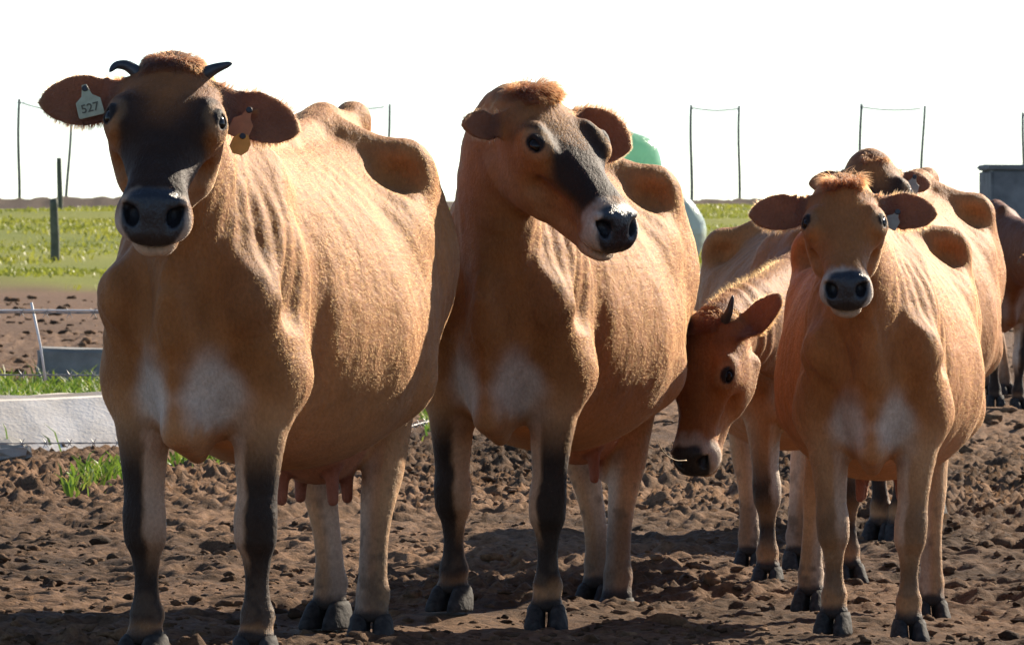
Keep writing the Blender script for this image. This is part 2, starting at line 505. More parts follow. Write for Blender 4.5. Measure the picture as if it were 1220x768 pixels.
        e = smax(e, -ellip(H, (.190, .1040 + .85 * .024, .0385 + .52 * .024), (.0215, .022, .0100), EYE_R), .003)
        e = smin(e, cone(H, (.172, .116, .0640), (.205, .109, .0625), .0042, .0035), .008)
        e = smax(e, -cone(H, (.208, .114, .040), (.236, .098, .030), .0035, .002), .008)   # tear groove
        d = smin(d, e * hs, .045)
        for ear in self.ears:
            bm = (np.abs(h - (ear[1] + ear[2][:, 0] * .09).astype(np.float32)) < .27).all(1)
            if bm.any():
                d[bm] = smin(d[bm], self.ear(h[bm], ear), .030)
        return d
    # -------------------------------------------------------------- meshing
    def bounds(self):
        hp = np.array([self.head_pt(p) for p in ((.52, 0, 0), (0, .30, .1), (0, -.30, .1), (.1, .3, -.1), (.1, -.3, -.1), (.3, 0, -.16), (-.1, 0, .1))])
        lo = np.minimum(hp.min(0), [-1.62, -.44, -.10]) - .03; hi = np.maximum(hp.max(0), [.34, .44, 1.34]) + .03
        return lo, hi
    def mesh(self, h):
        h = h / self.S
        lo, hi = self.bounds(); m = 6
        nb = np.ceil((hi - lo) / (h * m)).astype(int)
        bx, by, bz = np.meshgrid(*[np.arange(k) for k in nb], indexing='ij')
        bc = np.stack([bx, by, bz], -1).reshape(-1, 3)
        cen = lo + (bc + .5) * (h * m)
        f = np.empty(len(cen), np.float32)
        for i in range(0, len(cen), 60000): f[i:i + 60000] = self.field(cen[i:i + 60000])
        act = np.abs(f) < h * m * .87 * 1.35 + .012
        N = nb * m
        Vg = np.repeat(np.repeat(np.repeat(f.reshape(nb), m, 0), m, 1), m, 2)
        off = np.stack(np.meshgrid(*[np.arange(m)] * 3, indexing='ij'), -1).reshape(-1, 3)
        ab = bc[act]
        cs = 700
        for i in range(0, len(ab), cs):
            g = (ab[i:i + cs, None, :] * m + off[None]).reshape(-1, 3)
            Vg[g[:, 0], g[:, 1], g[:, 2]] = self.field(lo + (g + .5) * h)
        ins = Vg < 0
        # surface nets
        c = [ins[:-1 if a == 0 else None, :, :][a:] for a in (0, 1)]
        cnt = np.zeros(tuple(N - 1), np.uint8)
        for a in (0, 1):
            for b in (0, 1):
                for e in (0, 1):
                    cnt += ins[a:N[0] - 1 + a, b:N[1] - 1 + b, e:N[2] - 1 + e]
        mixed = (cnt > 0) & (cnt < 8)
        cells = np.argwhere(mixed)
        idx = np.full(mixed.shape, -1, np.int32); idx[mixed] = np.arange(len(cells))
        acc = np.zeros((len(cells), 3), np.float32); num = np.zeros(len(cells), np.float32)
        cor = [(a, b, e) for a in (0, 1) for b in (0, 1) for e in (0, 1)]
        val = {q: Vg[cells[:, 0] + q[0], cells[:, 1] + q[1], cells[:, 2] + q[2]] for q in cor}
        for p in cor:
            for ax in range(3):
                if p[ax] == 0:
                    q = list(p); q[ax] = 1; q = tuple(q)
                    a, b = val[p], val[q]
                    s = (a < 0) != (b < 0)
                    t = np.where(s, a / np.where(np.abs(a - b) < 1e-9, 1, a - b), 0)
                    pt = np.tile(np.array(p, np.float32), (len(cells), 1)); pt[:, ax] += t
                    acc[s] += pt[s]; num[s] += 1
        V = lo + (cells + .5 + acc / num[:, None]) * h
        F = []
        for ax in range(3):
            sl0 = [slice(None)] * 3; sl1 = [slice(None)] * 3
            sl0[ax] = slice(0, -1); sl1[ax] = slice(1, None)
            a = ins[tuple(sl0)]; b = ins[tuple(sl1)]
            ed = np.argwhere(a != b)
            o1, o2 = [k for k in range(3) if k != ax]
            ok = (ed[:, o1] > 0) & (ed[:, o2] > 0) & (ed[:, o1] < N[o1] - 1) & (ed[:, o2] < N[o2] - 1)
            ed = ed[ok]
            d1 = np.zeros(3, int); d1[o1] = 1; d2 = np.zeros(3, int); d2[o2] = 1
            g = lambda e: idx[e[:, 0], e[:, 1], e[:, 2]]
            q = np.stack([g(ed - d1 - d2), g(ed - d2), g(ed), g(ed - d1)], 1)
            flip = a[ed[:, 0], ed[:, 1], ed[:, 2]]
            if ax == 1: flip = ~flip
            q[~flip] = q[~flip][:, ::-1]
            F.append(q)
        F = np.vstack(F)
        F = F[(F >= 0).all(1)]
        # settle the vertices on the surface
        V = V.astype(np.float32)
        order = np.argsort(V[:, 0], kind='stable')
        for it in range(2 if h * self.S < .0065 else 1):
            e = h * .5
            n = len(V); newV = V.copy()
            for i in range(0, n, 40000):
                id_ = order[i:i + 40000]; P = V[id_]
                fs = [self.field(P + np.array(k, np.float32) * e) for k in ((1, -1, -1), (-1, -1, 1), (-1, 1, -1), (1, 1, 1))]
                g = (np.outer(fs[0], (1, -1, -1)) + np.outer(fs[1], (-1, -1, 1)) + np.outer(fs[2], (-1, 1, -1)) + np.outer(fs[3], (1, 1, 1))) / (4 * e)
                f0 = sum(fs) / 4
                gl = (g * g).sum(1) + .15
                step = -(f0 / gl)[:, None] * g
                L = np.linalg.norm(step, axis=1); step *= np.minimum(1, h * .6 / (L + 1e-9))[:, None]
                newV[id_] = P + step
            V = newV
        return V, F

def vnormals(V, F):
    a, b, c, d = (V[F[:, k]] for k in range(4))
    n = np.cross(c - a, d - b)
    N = np.zeros_like(V)
    for k in range(4): np.add.at(N, F[:, k], n)
    return N / (np.linalg.norm(N, axis=1)[:, None] + 1e-12)

# ------------------------------------------------------------------ cow materials
def coat_material():
    m, n, l, p = new_mat('short_coat')
    at = n.new('ShaderNodeAttribute'); at.attribute_name = 'Col'
    gl = n.new('ShaderNodeAttribute'); gl.attribute_name = 'wet'
    tc = n.new('ShaderNodeTexCoord')
    mp = n.new('ShaderNodeMapping'); mp.inputs['Scale'].default_value = (60, 160, 90)
    l.new(tc.outputs['Object'], mp.inputs['Vector'])
    nt = n.new('ShaderNodeTexNoise'); nt.inputs['Scale'].default_value = 1.0; nt.inputs['Detail'].default_value = 5; nt.inputs['Roughness'].default_value = .65
    l.new(mp.outputs['Vector'], nt.inputs['Vector'])
    mr = n.new('ShaderNodeMapRange'); mr.inputs['From Min'].default_value = .3; mr.inputs['From Max'].default_value = .7
    mr.inputs['To Min'].default_value = .80; mr.inputs['To Max'].default_value = 1.18
    l.new(nt.outputs['Fac'], mr.inputs['Value'])
    mx = n.new('ShaderNodeMix'); mx.data_type = 'RGBA'; mx.blend_type = 'MULTIPLY'; mx.inputs['Factor'].default_value = 1
    l.new(at.outputs['Color'], mx.inputs['A']); l.new(mr.outputs['Result'], mx.inputs['B'])
    l.new(mx.outputs['Result'], p.inputs['Base Color'])
    r = n.new('ShaderNodeMapRange'); r.inputs['To Min'].default_value = .6; r.inputs['To Max'].default_value = .30
    l.new(gl.outputs['Fac'], r.inputs['Value']); l.new(r.outputs['Result'], p.inputs['Roughness'])
    s = n.new('ShaderNodeMapRange'); s.inputs['To Min'].default_value = .05; s.inputs['To Max'].default_value = .0
    l.new(gl.outputs['Fac'], s.inputs['Value']); l.new(s.outputs['Result'], p.inputs['Sheen Weight'])
    p.inputs['Sheen Roughness'].default_value = .45
    sp = n.new('ShaderNodeMapRange'); sp.inputs['To Min'].default_value = .13; sp.inputs['To Max'].default_value = .5
    l.new(gl.outputs['Fac'], sp.inputs['Value']); l.new(sp.outputs['Result'], p.inputs['Specular IOR Level'])
    mp2 = n.new('ShaderNodeMapping'); mp2.inputs['Scale'].default_value = (15, 22, 11); mp2.inputs['Rotation'].default_value = (0, .7, 0)
    l.new(tc.outputs['Object'], mp2.inputs['Vector'])
    n2 = n.new('ShaderNodeTexNoise'); n2.inputs['Scale'].default_value = 1.0; n2.inputs['Detail'].default_value = 4; n2.inputs['Distortion'].default_value = .6
    l.new(mp2.outputs['Vector'], n2.inputs['Vector'])
    b0 = n.new('ShaderNodeBump'); b0.inputs['Strength'].default_value = .30; b0.inputs['Distance'].default_value = .020
    l.new(n2.outputs['Fac'], b0.inputs['Height'])
    b = n.new('ShaderNodeBump'); b.inputs['Strength'].default_value = .75; b.inputs['Distance'].default_value = .005
    l.new(nt.outputs['Fac'], b.inputs['Height']); l.new(b0.outputs['Normal'], b.inputs['Normal']); l.new(b.outputs['Normal'], p.inputs['Normal'])
    th = n.new('ShaderNodeAttribute'); th.attribute_name = 'thin'
    tr = n.new('ShaderNodeBsdfTranslucent'); tr.inputs['Color'].default_value = (.60, .20, .10, 1)
    mu = n.new('ShaderNodeMath'); mu.operation = 'MULTIPLY'; mu.inputs[1].default_value = .10
    l.new(th.outputs['Fac'], mu.inputs[0])
    ms = n.new('ShaderNodeMixShader'); l.new(mu.outputs[0], ms.inputs[0]); l.new(p.outputs[0], ms.inputs[1]); l.new(tr.outputs[0], ms.inputs[2])
    l.new(ms.outputs[0], n['Material Output'].inputs['Surface'])
    return m

def hair_material():
    m = bpy.data.materials.new('coat_hair'); m.use_nodes = True
    n, l = m.node_tree.nodes, m.node_tree.links
    n.clear()
    out = n.new('ShaderNodeOutputMaterial')
    at = n.new('ShaderNodeAttribute'); at.attribute_name = 'Col'
    h = n.new('ShaderNodeBsdfHairPrincipled'); h.model = 'CHIANG'; h.parametrization = 'COLOR'
    h.inputs['Roughness'].default_value = .55; h.inputs['Radial Roughness'].default_value = .7
    h.inputs['Coat'].default_value = .0
    l.new(at.outputs['Color'], h.inputs['Color'])
    l.new(h.outputs[0], out.inputs['Surface'])
    return m
M_COAT, M_HAIR = coat_material(), hair_material()
M_EYE = plain('dark_eye', (.010, .007, .005), .12, spec=.22)
M_HORN = plain('horn', (.030, .032, .036), .45, 30, .4)
M_HORN_PALE = plain('horn_base', (.25, .19, .13), .5, 30, .4)
M_HOOF = plain('hoof_horn', (.038, .033, .029), .8, 45, .6, bump=.5, spec=.2)
M_TAG = {'pale': plain('pale_tag', (.42, .42, .27), .55, 60, .15), 'orange': plain('orange_tag', (.42, .15, .05), .5, 60, .12), 'amber': plain('amber_tag', (.75, .30, .04), .4, 60, .08), 'grey': plain('grey_tag', (.30, .28, .22), .6, 60, .15)}
M_INK = plain('tag_ink', (.12, .11, .07), .7)
M_BUTTON = plain('tag_button', (.03, .03, .028), .4)

FAWN = np.array([.375, .146, .043]); PALE = np.array([.48, .265, .125]); WHITE = np.array([.58, .48, .385])
DARK = np.array([.020, .014, .011]); BROWN = np.array([.17, .075, .034]); REDB = np.array([.17, .055, .020]); SKIN = np.array([.34, .115, .065])

def paint(cow, V, N):
    o = cow.opt
    base = np.array(o.get('base', FAWN)); C = np.tile(base, (len(V), 1))
    x, y, z = V.T
    def mix(col, f):
        nonlocal C
        f = np.clip(f, 0, 1)[:, None]; C = C * (1 - f) + np.asarray(col) * f
    nz = noise(x * 7, y * 7, z * 7, 3); nf = noise(x * 26, y * 26, z * 26, 4); ns = noise(x * 70, y * 70, z * 70, 8)
    h = cow.hd(V); u, v, w = h.T
    dn, tn = cow.neck(V)
    dh = HEAD_L(u, v, w)
    inh = ((dh < .05) & (u > -.06)).astype(float) * sstep(-.02, .06, u)
    de = np.min([cow.ear(h, e) for e in cow.ears], axis=0)
    ear = sstep(.012, .002, de) * sstep(.088, .108, np.abs(v))
    # flanks a little paler low down, darker towards the neck and shoulder
    mix(PALE * (base / FAWN) * np.array([1, .9, .8]), sstep(.72, .48, z + nz * .05) * .55 * (x < .3))
    mix(base * .62, sstep(-.18, .1, x + nz * .06) * sstep(.52, .70, z) * o.get('neckdark', .6) * (1 - inh))
    mix(BROWN * .9, sstep(-.20, .05, x) * sstep(.66, .80, z) * sstep(1.0, .85, z) * sstep(.06, .14, np.abs(y)) * sstep(-.2, .5, noise(x * 4, y * 4, z * 3, 14) + .25) * o.get('neckdark', .6) * .8 * (1 - inh))
    mix(base * 1.12, sstep(1.02, 1.2, z) * (x < -.3) * .5)  # sunlight painted in: coat colour brightened along the upper back
    # white patches of the chest, split by the midline fold
    wc = np.exp(-(((np.abs(y) - .080 - .10 * (.6 - z)) / .062) ** 2) - ((z - .605 + nz * .02) / .105) ** 2) * sstep(.0, .10, x) * sstep(-.1, .3, N[:, 0])
    mix(WHITE * .9, sstep(.12, .8, wc + nf * .10 + nz * .16) * o.get('chest', .8) * (1 - inh))
    # belly and udder
    mix(SKIN * 1.5, sstep(.50, .44, z) * sstep(-.78, -.95, x) * (np.abs(y) < .16) * .55 * (np.abs(np.abs(y) - .14) > .0))
    teat = np.min([cone(np.stack([x, np.abs(y), z], 1), (tx, ty, .44), (tx, ty, .33), .019, .014) for tx, ty in ((-.97, .06), (-1.13, .055))], axis=0)
    mix(SKIN * .8, sstep(.02, .006, teat) * (o.get('udder', 1) > 0))
    # legs
    ld = o.get('legdark', 1.0)
    for g in cow.legs:
        dl = cow.leg(V, g)
        on = sstep(.035, .012, dl)
        outer = N[:, 1] * g['sgn']
        if g['front']:
            inner = sstep(-.16, -.52, outer + nf * .14 + nz * .12) * sstep(.16, .32, z + nz * .05)
            lg = on * sstep(.66, .52, z)
            mix(PALE, lg * .5)
            mix(WHITE * .95, lg * inner * o.get('innerwhite', .8))
            band = sstep(.60, .42, z + nz * .03) * sstep(.070, .115, z + nf * .025)
            knee = np.exp(-((z - .31) / .09) ** 2) + np.exp(-((z - .16) / .05) ** 2)
            amt = ld * band + (1 - ld) * knee * o.get('kneedark', .75)
            mix(DARK * .9, on * amt * (1 - inner * .95) * sstep(-.75, -.1, N[:, 0] + .5 * outer) * .97)
            mix(base * .5, on * sstep(.13, .10, z + nf * .02) * .35)
        else:
            lg = on * sstep(.72, .5, z)
            mix(PALE, lg * .7)
            mix(WHITE, lg * sstep(.2, -.5, outer) * .5)
            mix(np.array([.07, .042, .028]), on * sstep(.34, .12, z + nz * .08) * o.get('hinddark', .45))
            mix(np.array([.10, .062, .038]), on * sstep(.15, .6, nf * .6 + ns * .4) * sstep(.55, .2, z) * .6)
        mix(np.array([.115, .072, .044]), on * sstep(.26, .05, z + nz * .06) * sstep(-.1, .5, nf + .5 * ns) * .55)
        mix(DARK * 1.6, on * sstep(.090, .066, z - g['zf'] * .8 + nf * .010))
    # tail end
    mix(DARK * 2, (x < -1.47) * sstep(.75, .6, z) * (np.abs(y) < .08 + abs(o.get('tail', 0))) * (np.abs(N[:, 2]) < 2))
    # head
    fd = o.get('facedark', .9)
    mix(base * np.array([.72, .66, .62]), inh * o.get('headbrown', .6))
    mix(PALE, inh * sstep(-.03, -.10, w + nz * .01) * .35)
    mask = sstep(.07, .16, u + nf * .014) * sstep(o.get('mask_end', .395) + .02, o.get('mask_end', .395) - .02, u) * sstep(-.045, .005, w + nz * .012)
    mask *= sstep(.112, .080, np.abs(v) + nf * .006 - .02 * sstep(.25, .1, u))
    mid = 1 - .8 * np.exp(-(v / .045) ** 2) * sstep(.26, .13, u + nf * .02)
    mix(DARK * .6, inh * mask * fd * mid)
    hm = ((dh < .05) & (u > -.06)).astype(float)
    mix(BROWN, inh * sstep(.13, .03, u + nf * .02) * sstep(-.03, .02, w) * o.get('browdark', .6))
    mix(np.array(o.get('pollcol', REDB)), hm * sstep(.065, .035, u + nf * .015 + .010 * (np.abs(v) / .05) ** 2) * sstep(-.02, .015, w) * sstep(.090, .070, np.abs(v)) * .9)
    er = np.sqrt(((u - .190) / .030) ** 2 + ((np.abs(v) - .119) / .026) ** 2 + ((w - .054) / .024) ** 2)
    mix(o.get('eyering', PALE * .62), inh * sstep(1.9, 1.25, er) * o.get('eyeringamt', .45))
    mix(DARK, inh * sstep(1.05, .85, er))
    pad_r = (np.abs((u - .452) / .060) ** 3 + np.abs(v / (.066 - .026 * sstep(-.015, -.075, w))) ** 3 + np.abs((w + .020) / .062) ** 3) ** (1 / 3)
    white = sstep(o.get('muzzle_from', .365), o.get('muzzle_from', .365) + .045, u + nf * .016 + ns * .008 - .02 * sstep(.02, -.08, w)) * inh
    mix(WHITE * np.array([.80, .78, .75]), white * o.get('muzzlewhite', .95))
    mix(PALE * .9, white * sstep(-.070, -.085, w) * .6)
    pad = sstep(1.08, .96, pad_r + nf * .02) * inh * (u > .38) * (w > -.079)
    mix(np.array([.014, .015, .018]), pad)
    mix(np.array([.035, .025, .02]), pad * sstep(0, -.05, w) * .5)
    mix(DARK, sstep(.006, -.001, np.abs(w + .077)) * (u > .40) * inh * .8)
    # ears: dark rims, red-brown inside
    e_in = np.zeros(len(V))
    for sgn, bse, R, es in cow.ears:
        nl = (N @ cow.HR) @ R
        e_in = np.maximum(e_in, sstep(.1, .5, nl[:, 2]) * (v * sgn > 0))
    mix(base * .62, ear * .7)
    sx_ = np.max([np.clip(((h - e[1]) @ e[2])[:, 0] / e[3] / .17, 0, 1) * (v * e[0] > 0) for e in cow.ears], axis=0)
    mix(np.array([.23, .095, .055]), ear * e_in * .7)
    mix(np.array([.10, .045, .030]), ear * e_in * sstep(.55, .15, sx_ + nf * .1) * .6)
    mix(PALE * .6, ear * sstep(.9, .99, sx_) * .4)
    st = noise(x * 40 + z * 18, y * 40, z * 16 - x * 10, 12); md = noise(x * 14, y * 14, z * 9, 13)
    tex = 1 + .10 * nz + .10 * nf + .08 * st + .14 * np.clip(md - .1, -.3, 1) * -1 * sstep(.45, .6, z) * (1 - inh)
    C = np.clip(C * tex[:, None], .004, .9)
    return C, pad, ear, inh, tn, dn

def grow_hair(cow, V, F, N, C, pad, ear, inh, count, mat, root):
    """short coat as real hairs; longer on the poll, the ear rims and the crest"""
    o = cow.opt
    tri = np.vstack([F[:, [0, 1, 2]], F[:, [0, 2, 3]]])
    ar = np.linalg.norm(np.cross(V[tri[:, 1]] - V[tri[:, 0]], V[tri[:, 2]] - V[tri[:, 0]]), axis=1)
    tz = V[tri[:, 0]]
    wgt = ar * (1 + .8 * inh[tri[:, 0]] + 4.0 * ear[tri[:, 0]] + 9 * (HEAD_L(*cow.hd(tz).T) < .03) * (cow.hd(tz)[:, 0] < .06) * (cow.hd(tz)[:, 0] > -.05) * (cow.hd(tz)[:, 2] > -.02))
    nw = (N @ cow.R.T)                                         # normals in world space: coat on the far side is thinner, but is there
    wgt *= np.where(nw[tri[:, 0], 1] > .55, .25, 1.0)
    cdf = np.cumsum(wgt); cdf /= cdf[-1]
    r = np.random.default_rng(int(abs(cow.pos[0]) * 1000) + 7)
    t = tri[np.searchsorted(cdf, r.random(count))]
    a, b = r.random(count), r.random(count); f = a + b > 1; a[f], b[f] = 1 - a[f], 1 - b[f]
    ba = np.stack([1 - a - b, a, b], 1)
    ip = lambda A: (A[t] * (ba[:, :, None] if A.ndim == 2 else ba)).sum(1)
    P, n, c, pd, er, ih = ip(V), ip(N), ip(C), ip(pad), ip(ear), ip(inh)
    n /= np.linalg.norm(n, axis=1)[:, None] + 1e-9
    h = cow.hd(P)
    legz = sstep(.58, .40, P[:, 2])
    flow = np.tile(np.array([-1.0, 0, -.75]), (count, 1))
    flow = flow * (1 - legz)[:, None] + np.array([-.1, 0, -1.0]) * legz[:, None]
    headf = cow.HR[:, 0] * .8
    dn, tn = cow.neck(P)
    nk = sstep(.02, -.0, np.abs(dn)) * sstep(.15, .4, tn)
    flow += nk[:, None] * np.array([.6, 0, -.7])
    flow = flow * (1 - ih)[:, None] + headf * ih[:, None]
    for sgn, bse, R, es in cow.ears:
        k = er * (h[:, 1] * sgn > 0)
        flow = flow * (1 - k)[:, None] + (cow.HR @ R[:, 0]) * k[:, None]
    flow += r.normal(0, .22, (count, 3))
    cl = noise(P[:, 0] * 18, P[:, 1] * 18, P[:, 2] * 18, 21)[:, None] * np.array([.12, .1, .18])
    flow += cl * (1 - legz)[:, None]
    T = flow - n * (flow * n).sum(1)[:, None]; T /= np.linalg.norm(T, axis=1)[:, None] + 1e-9
    L = .0062 + .0015 * noise(P[:, 0] * 5, P[:, 1] * 5, P[:, 2] * 5, 5)
    L = L * (1 - legz * .3) * (1 - ih * .3)
    lift = .23 + .04 * noise(P[:, 0] * 30, P[:, 1] * 30, P[:, 2] * 30, 6)
    poll = (HEAD_L(*h.T) < .04) * sstep(-.05, -.02, h[:, 0]) * sstep(.070, .030, h[:, 0] + .02 * noise(h[:, 0] * 60, h[:, 1] * 60, h[:, 2] * 60, 9)) * sstep(-.01, .02, h[:, 2]) * sstep(o.get('pollw', .056) + .012, o.get('pollw', .056) - .014, np.abs(h[:, 1]))
    pl = o.get('poll', .030)
    L = L + poll * pl * (.6 + .8 * r.random(count)); lift = lift + poll * o.get('polllift', .75) * (.6 + .8 * r.random(count))
    rim = np.zeros(count)
    for e in cow.ears:
        q = ((h - e[1]) @ e[2]) / e[3]
        hw = np.interp(q[:, 0], *EAR_PROFILE)
        k = er * (h[:, 1] * e[0] > 0)
        rr = k * sstep(.72, .95, np.abs(q[:, 1]) / hw)
        rim = np.maximum(rim, rr)
        outv = (cow.HR @ e[2][:, 1])[None] * np.sign(q[:, 1])[:, None]
        T = T * (1 - rr * .75)[:, None] + outv * (rr * .75)[:, None]
    L = L + rim * .020 * r.random(count) + er * (1 - rim) * .006 * r.random(count)
    cr = o.get('crest', 0)
    if cr:
        up = sstep(.75, .95, n[:, 2]) * sstep(.3, .4, tn) * sstep(.02, 0, np.abs(dn)) * (np.abs(P[:, 1] - cow.nc[:, 1].mean()) < 9)
        L = L + up * cr * r.random(count); lift = lift + up * 1.4
    keep = (pd < .25) & (P[:, 2] > .07) & ((c.max(1) > .07) | (poll > .2) | (rim > .2) | (r.random(count) < .12))
    c = c * (1.0 + .13 * r.normal(0, 1, count).clip(-1.6, 1.6))[:, None]
    c = np.where(rim[:, None] > .3, c * 1.1, c) * np.where(poll[:, None] > .2, .8, 1)
    c = c * np.where((poll + rim)[:, None] > .2, 1.0, .82) * np.array([1.0, .92, .84])
    P, n, T, L, lift, c = P[keep], n[keep], T[keep], L[keep], lift[keep], np.clip(c[keep], .01, .92)
    d1 = T * np.cos(lift)[:, None] + n * np.sin(lift)[:, None]
    d2 = T * np.cos(lift * .5)[:, None] + n * np.sin(lift * .5)[:, None] - np.array([0, 0, .12])
    p0 = P - n * .001
    p1 = P + d1 * (L * .5)[:, None]; p2 = p1 + d2 * (L * .5)[:, None]
    pts = (np.stack([p0, p1, p2], 1) * cow.S).astype(np.float32)
    k = len(P)
    hc = bpy.data.hair_curves.new('coat_hair')
    hc.add_curves([3] * k)
    hc.attributes['position'].data.foreach_set('vector', pts.ravel())
    ra = hc.attributes.get('radius') or hc.attributes.new('radius', 'FLOAT', 'POINT')
    thick = o.get('hair_r', .00014)
    tk = thick * (1 + 2.2 * poll[keep] + 1.2 * rim[keep])
    ra.data.foreach_set('value', (np.array([1.0, .75, .12])[None] * tk[:, None]).astype(np.float32).ravel())
    ca = hc.attributes.new('Col', 'FLOAT_COLOR', 'CURVE')
    cc = np.ones((k, 4), np.float32); cc[:, :3] = c
    ca.data.foreach_set('color', cc.ravel())
    hc.materials.append(mat)
    ob = bpy.data.objects.new('coat_hair', hc); COL.objects.link(ob); ob.parent = root
    ob['kind'] = 'stuff'
    return ob

def hoof_mesh(front):
    """two claws with a narrow cleft, sloping wall and heel"""
    parts = []
    for s in (1, -1):
        V, F = [], []
        nseg = 16
        rings = [(0, 1.00, .0), (.007, 1.03, 0), (.024, .95, -.006), (.042, .86, -.014), (.056, .77, -.021), (.066, .64, -.026)]
        for z, k, sh in rings:
            for i in range(nseg):
                a = 2 * math.pi * i / nseg
                cx, cy = math.cos(a), math.sin(a)
                x = (.072 if cx > 0 else .050) * abs(cx) ** .9 * (1 if cx > 0 else -1)
                out = cy * s > 0
                yy = (.036 if out else .0185) * abs(cy) ** .75
                yy *= 1 - (.30 if out else .0) * max(0, cx) ** 2
                yc = .0205 + .007 * max(0, cx)
                x *= 1 + .15 * (1 - z / .066) * max(0, cx)
                V.append((x * k + sh + .012, s * (yc + (yy if out else -yy) * (k if out else 1.0)), z * (1 - .12 * (cx < -.3))))
        for r in range(len(rings) - 1):
            for i in range(nseg):
                j = (i + 1) % nseg
                F.append((r * nseg + i, r * nseg + j, (r + 1) * nseg + j, (r + 1) * nseg + i))
        F.append(tuple(range(nseg))[::-1]); F.append(tuple((len(rings) - 1) * nseg + i for i in range(nseg)))
        parts.append(([(a + random.uniform(-.0015, .0015), b + random.uniform(-.0015, .0015), c) for a, b, c in V], F))
    V, F = join_parts(parts)
    return mesh_list('hoof', V, F)
HOOF = hoof_mesh(True); HOOF.materials.append(M_HOOF)

def eye_mesh():
    bm = bmesh.new(); bmesh.ops.create_uvsphere(bm, u_segments=24, v_segments=16, radius=1)
    me = bpy.data.meshes.new('eye'); bm.to_mesh(me); bm.free()
    for p in me.polygons: p.use_smooth = True
    me.materials.append(M_EYE); return me
EYE = eye_mesh()

def text_mesh(txt, size):
    cu = bpy.data.curves.new('t', 'FONT'); cu.body = txt; cu.size = size; cu.align_x = 'CENTER'; cu.align_y = 'CENTER'; cu.extrude = .0004; cu.offset = size * .012
    ob = bpy.data.objects.new('t', cu); COL.objects.link(ob)
    dg = bpy.context.evaluated_depsgraph_get(); dg.update()
    me = bpy.data.meshes.new_from_object(ob.evaluated_get(dg))
    bpy.data.objects.remove(ob); bpy.data.curves.remove(cu)
    return me

def tag_plate(w, hgt, shape):
    if shape == 'flag':
        out = [(-.10, .5), (.10, .5), (.16, .30), (.22, .16), (.50, 0), (.52, -.46), (.46, -.5), (-.46, -.5), (-.52, -.46), (-.50, 0), (-.22, .16), (-.16, .30)]
    else:
        out = [(-.2, .5), (.25, .5), (.5, .1), (.45, -.25), (.2, -.5), (-.25, -.5), (-.5, -.2), (-.45, .2)]
    V, F = [], []
    n = len(out)
    for zz, k in ((-.0011, .97), (-.0006, 1), (.0006, 1), (.0011, .97)):
        for a, b in out:
            bend = .006 * (a * a) - .004 * b
            V.append((a * w * k, b * hgt * k, zz + bend))
    for r in range(3):
        for i in range(n):
            j = (i + 1) % n; F.append((r * n + i, r * n + j, (r + 1) * n + j, (r + 1) * n + i))
    F.append(tuple(range(n))[::-1]); F.append(tuple(3 * n + i for i in range(n)))
    return mesh_list('ear_tag', V, F, False)

def button_mesh(r):
    bm = bmesh.new(); bmesh.ops.create_cone(bm, cap_ends=True, segments=16, radius1=r, radius2=r * .8, depth=.005)
    me = bpy.data.meshes.new('button'); bm.to_mesh(me); bm.free(); return me

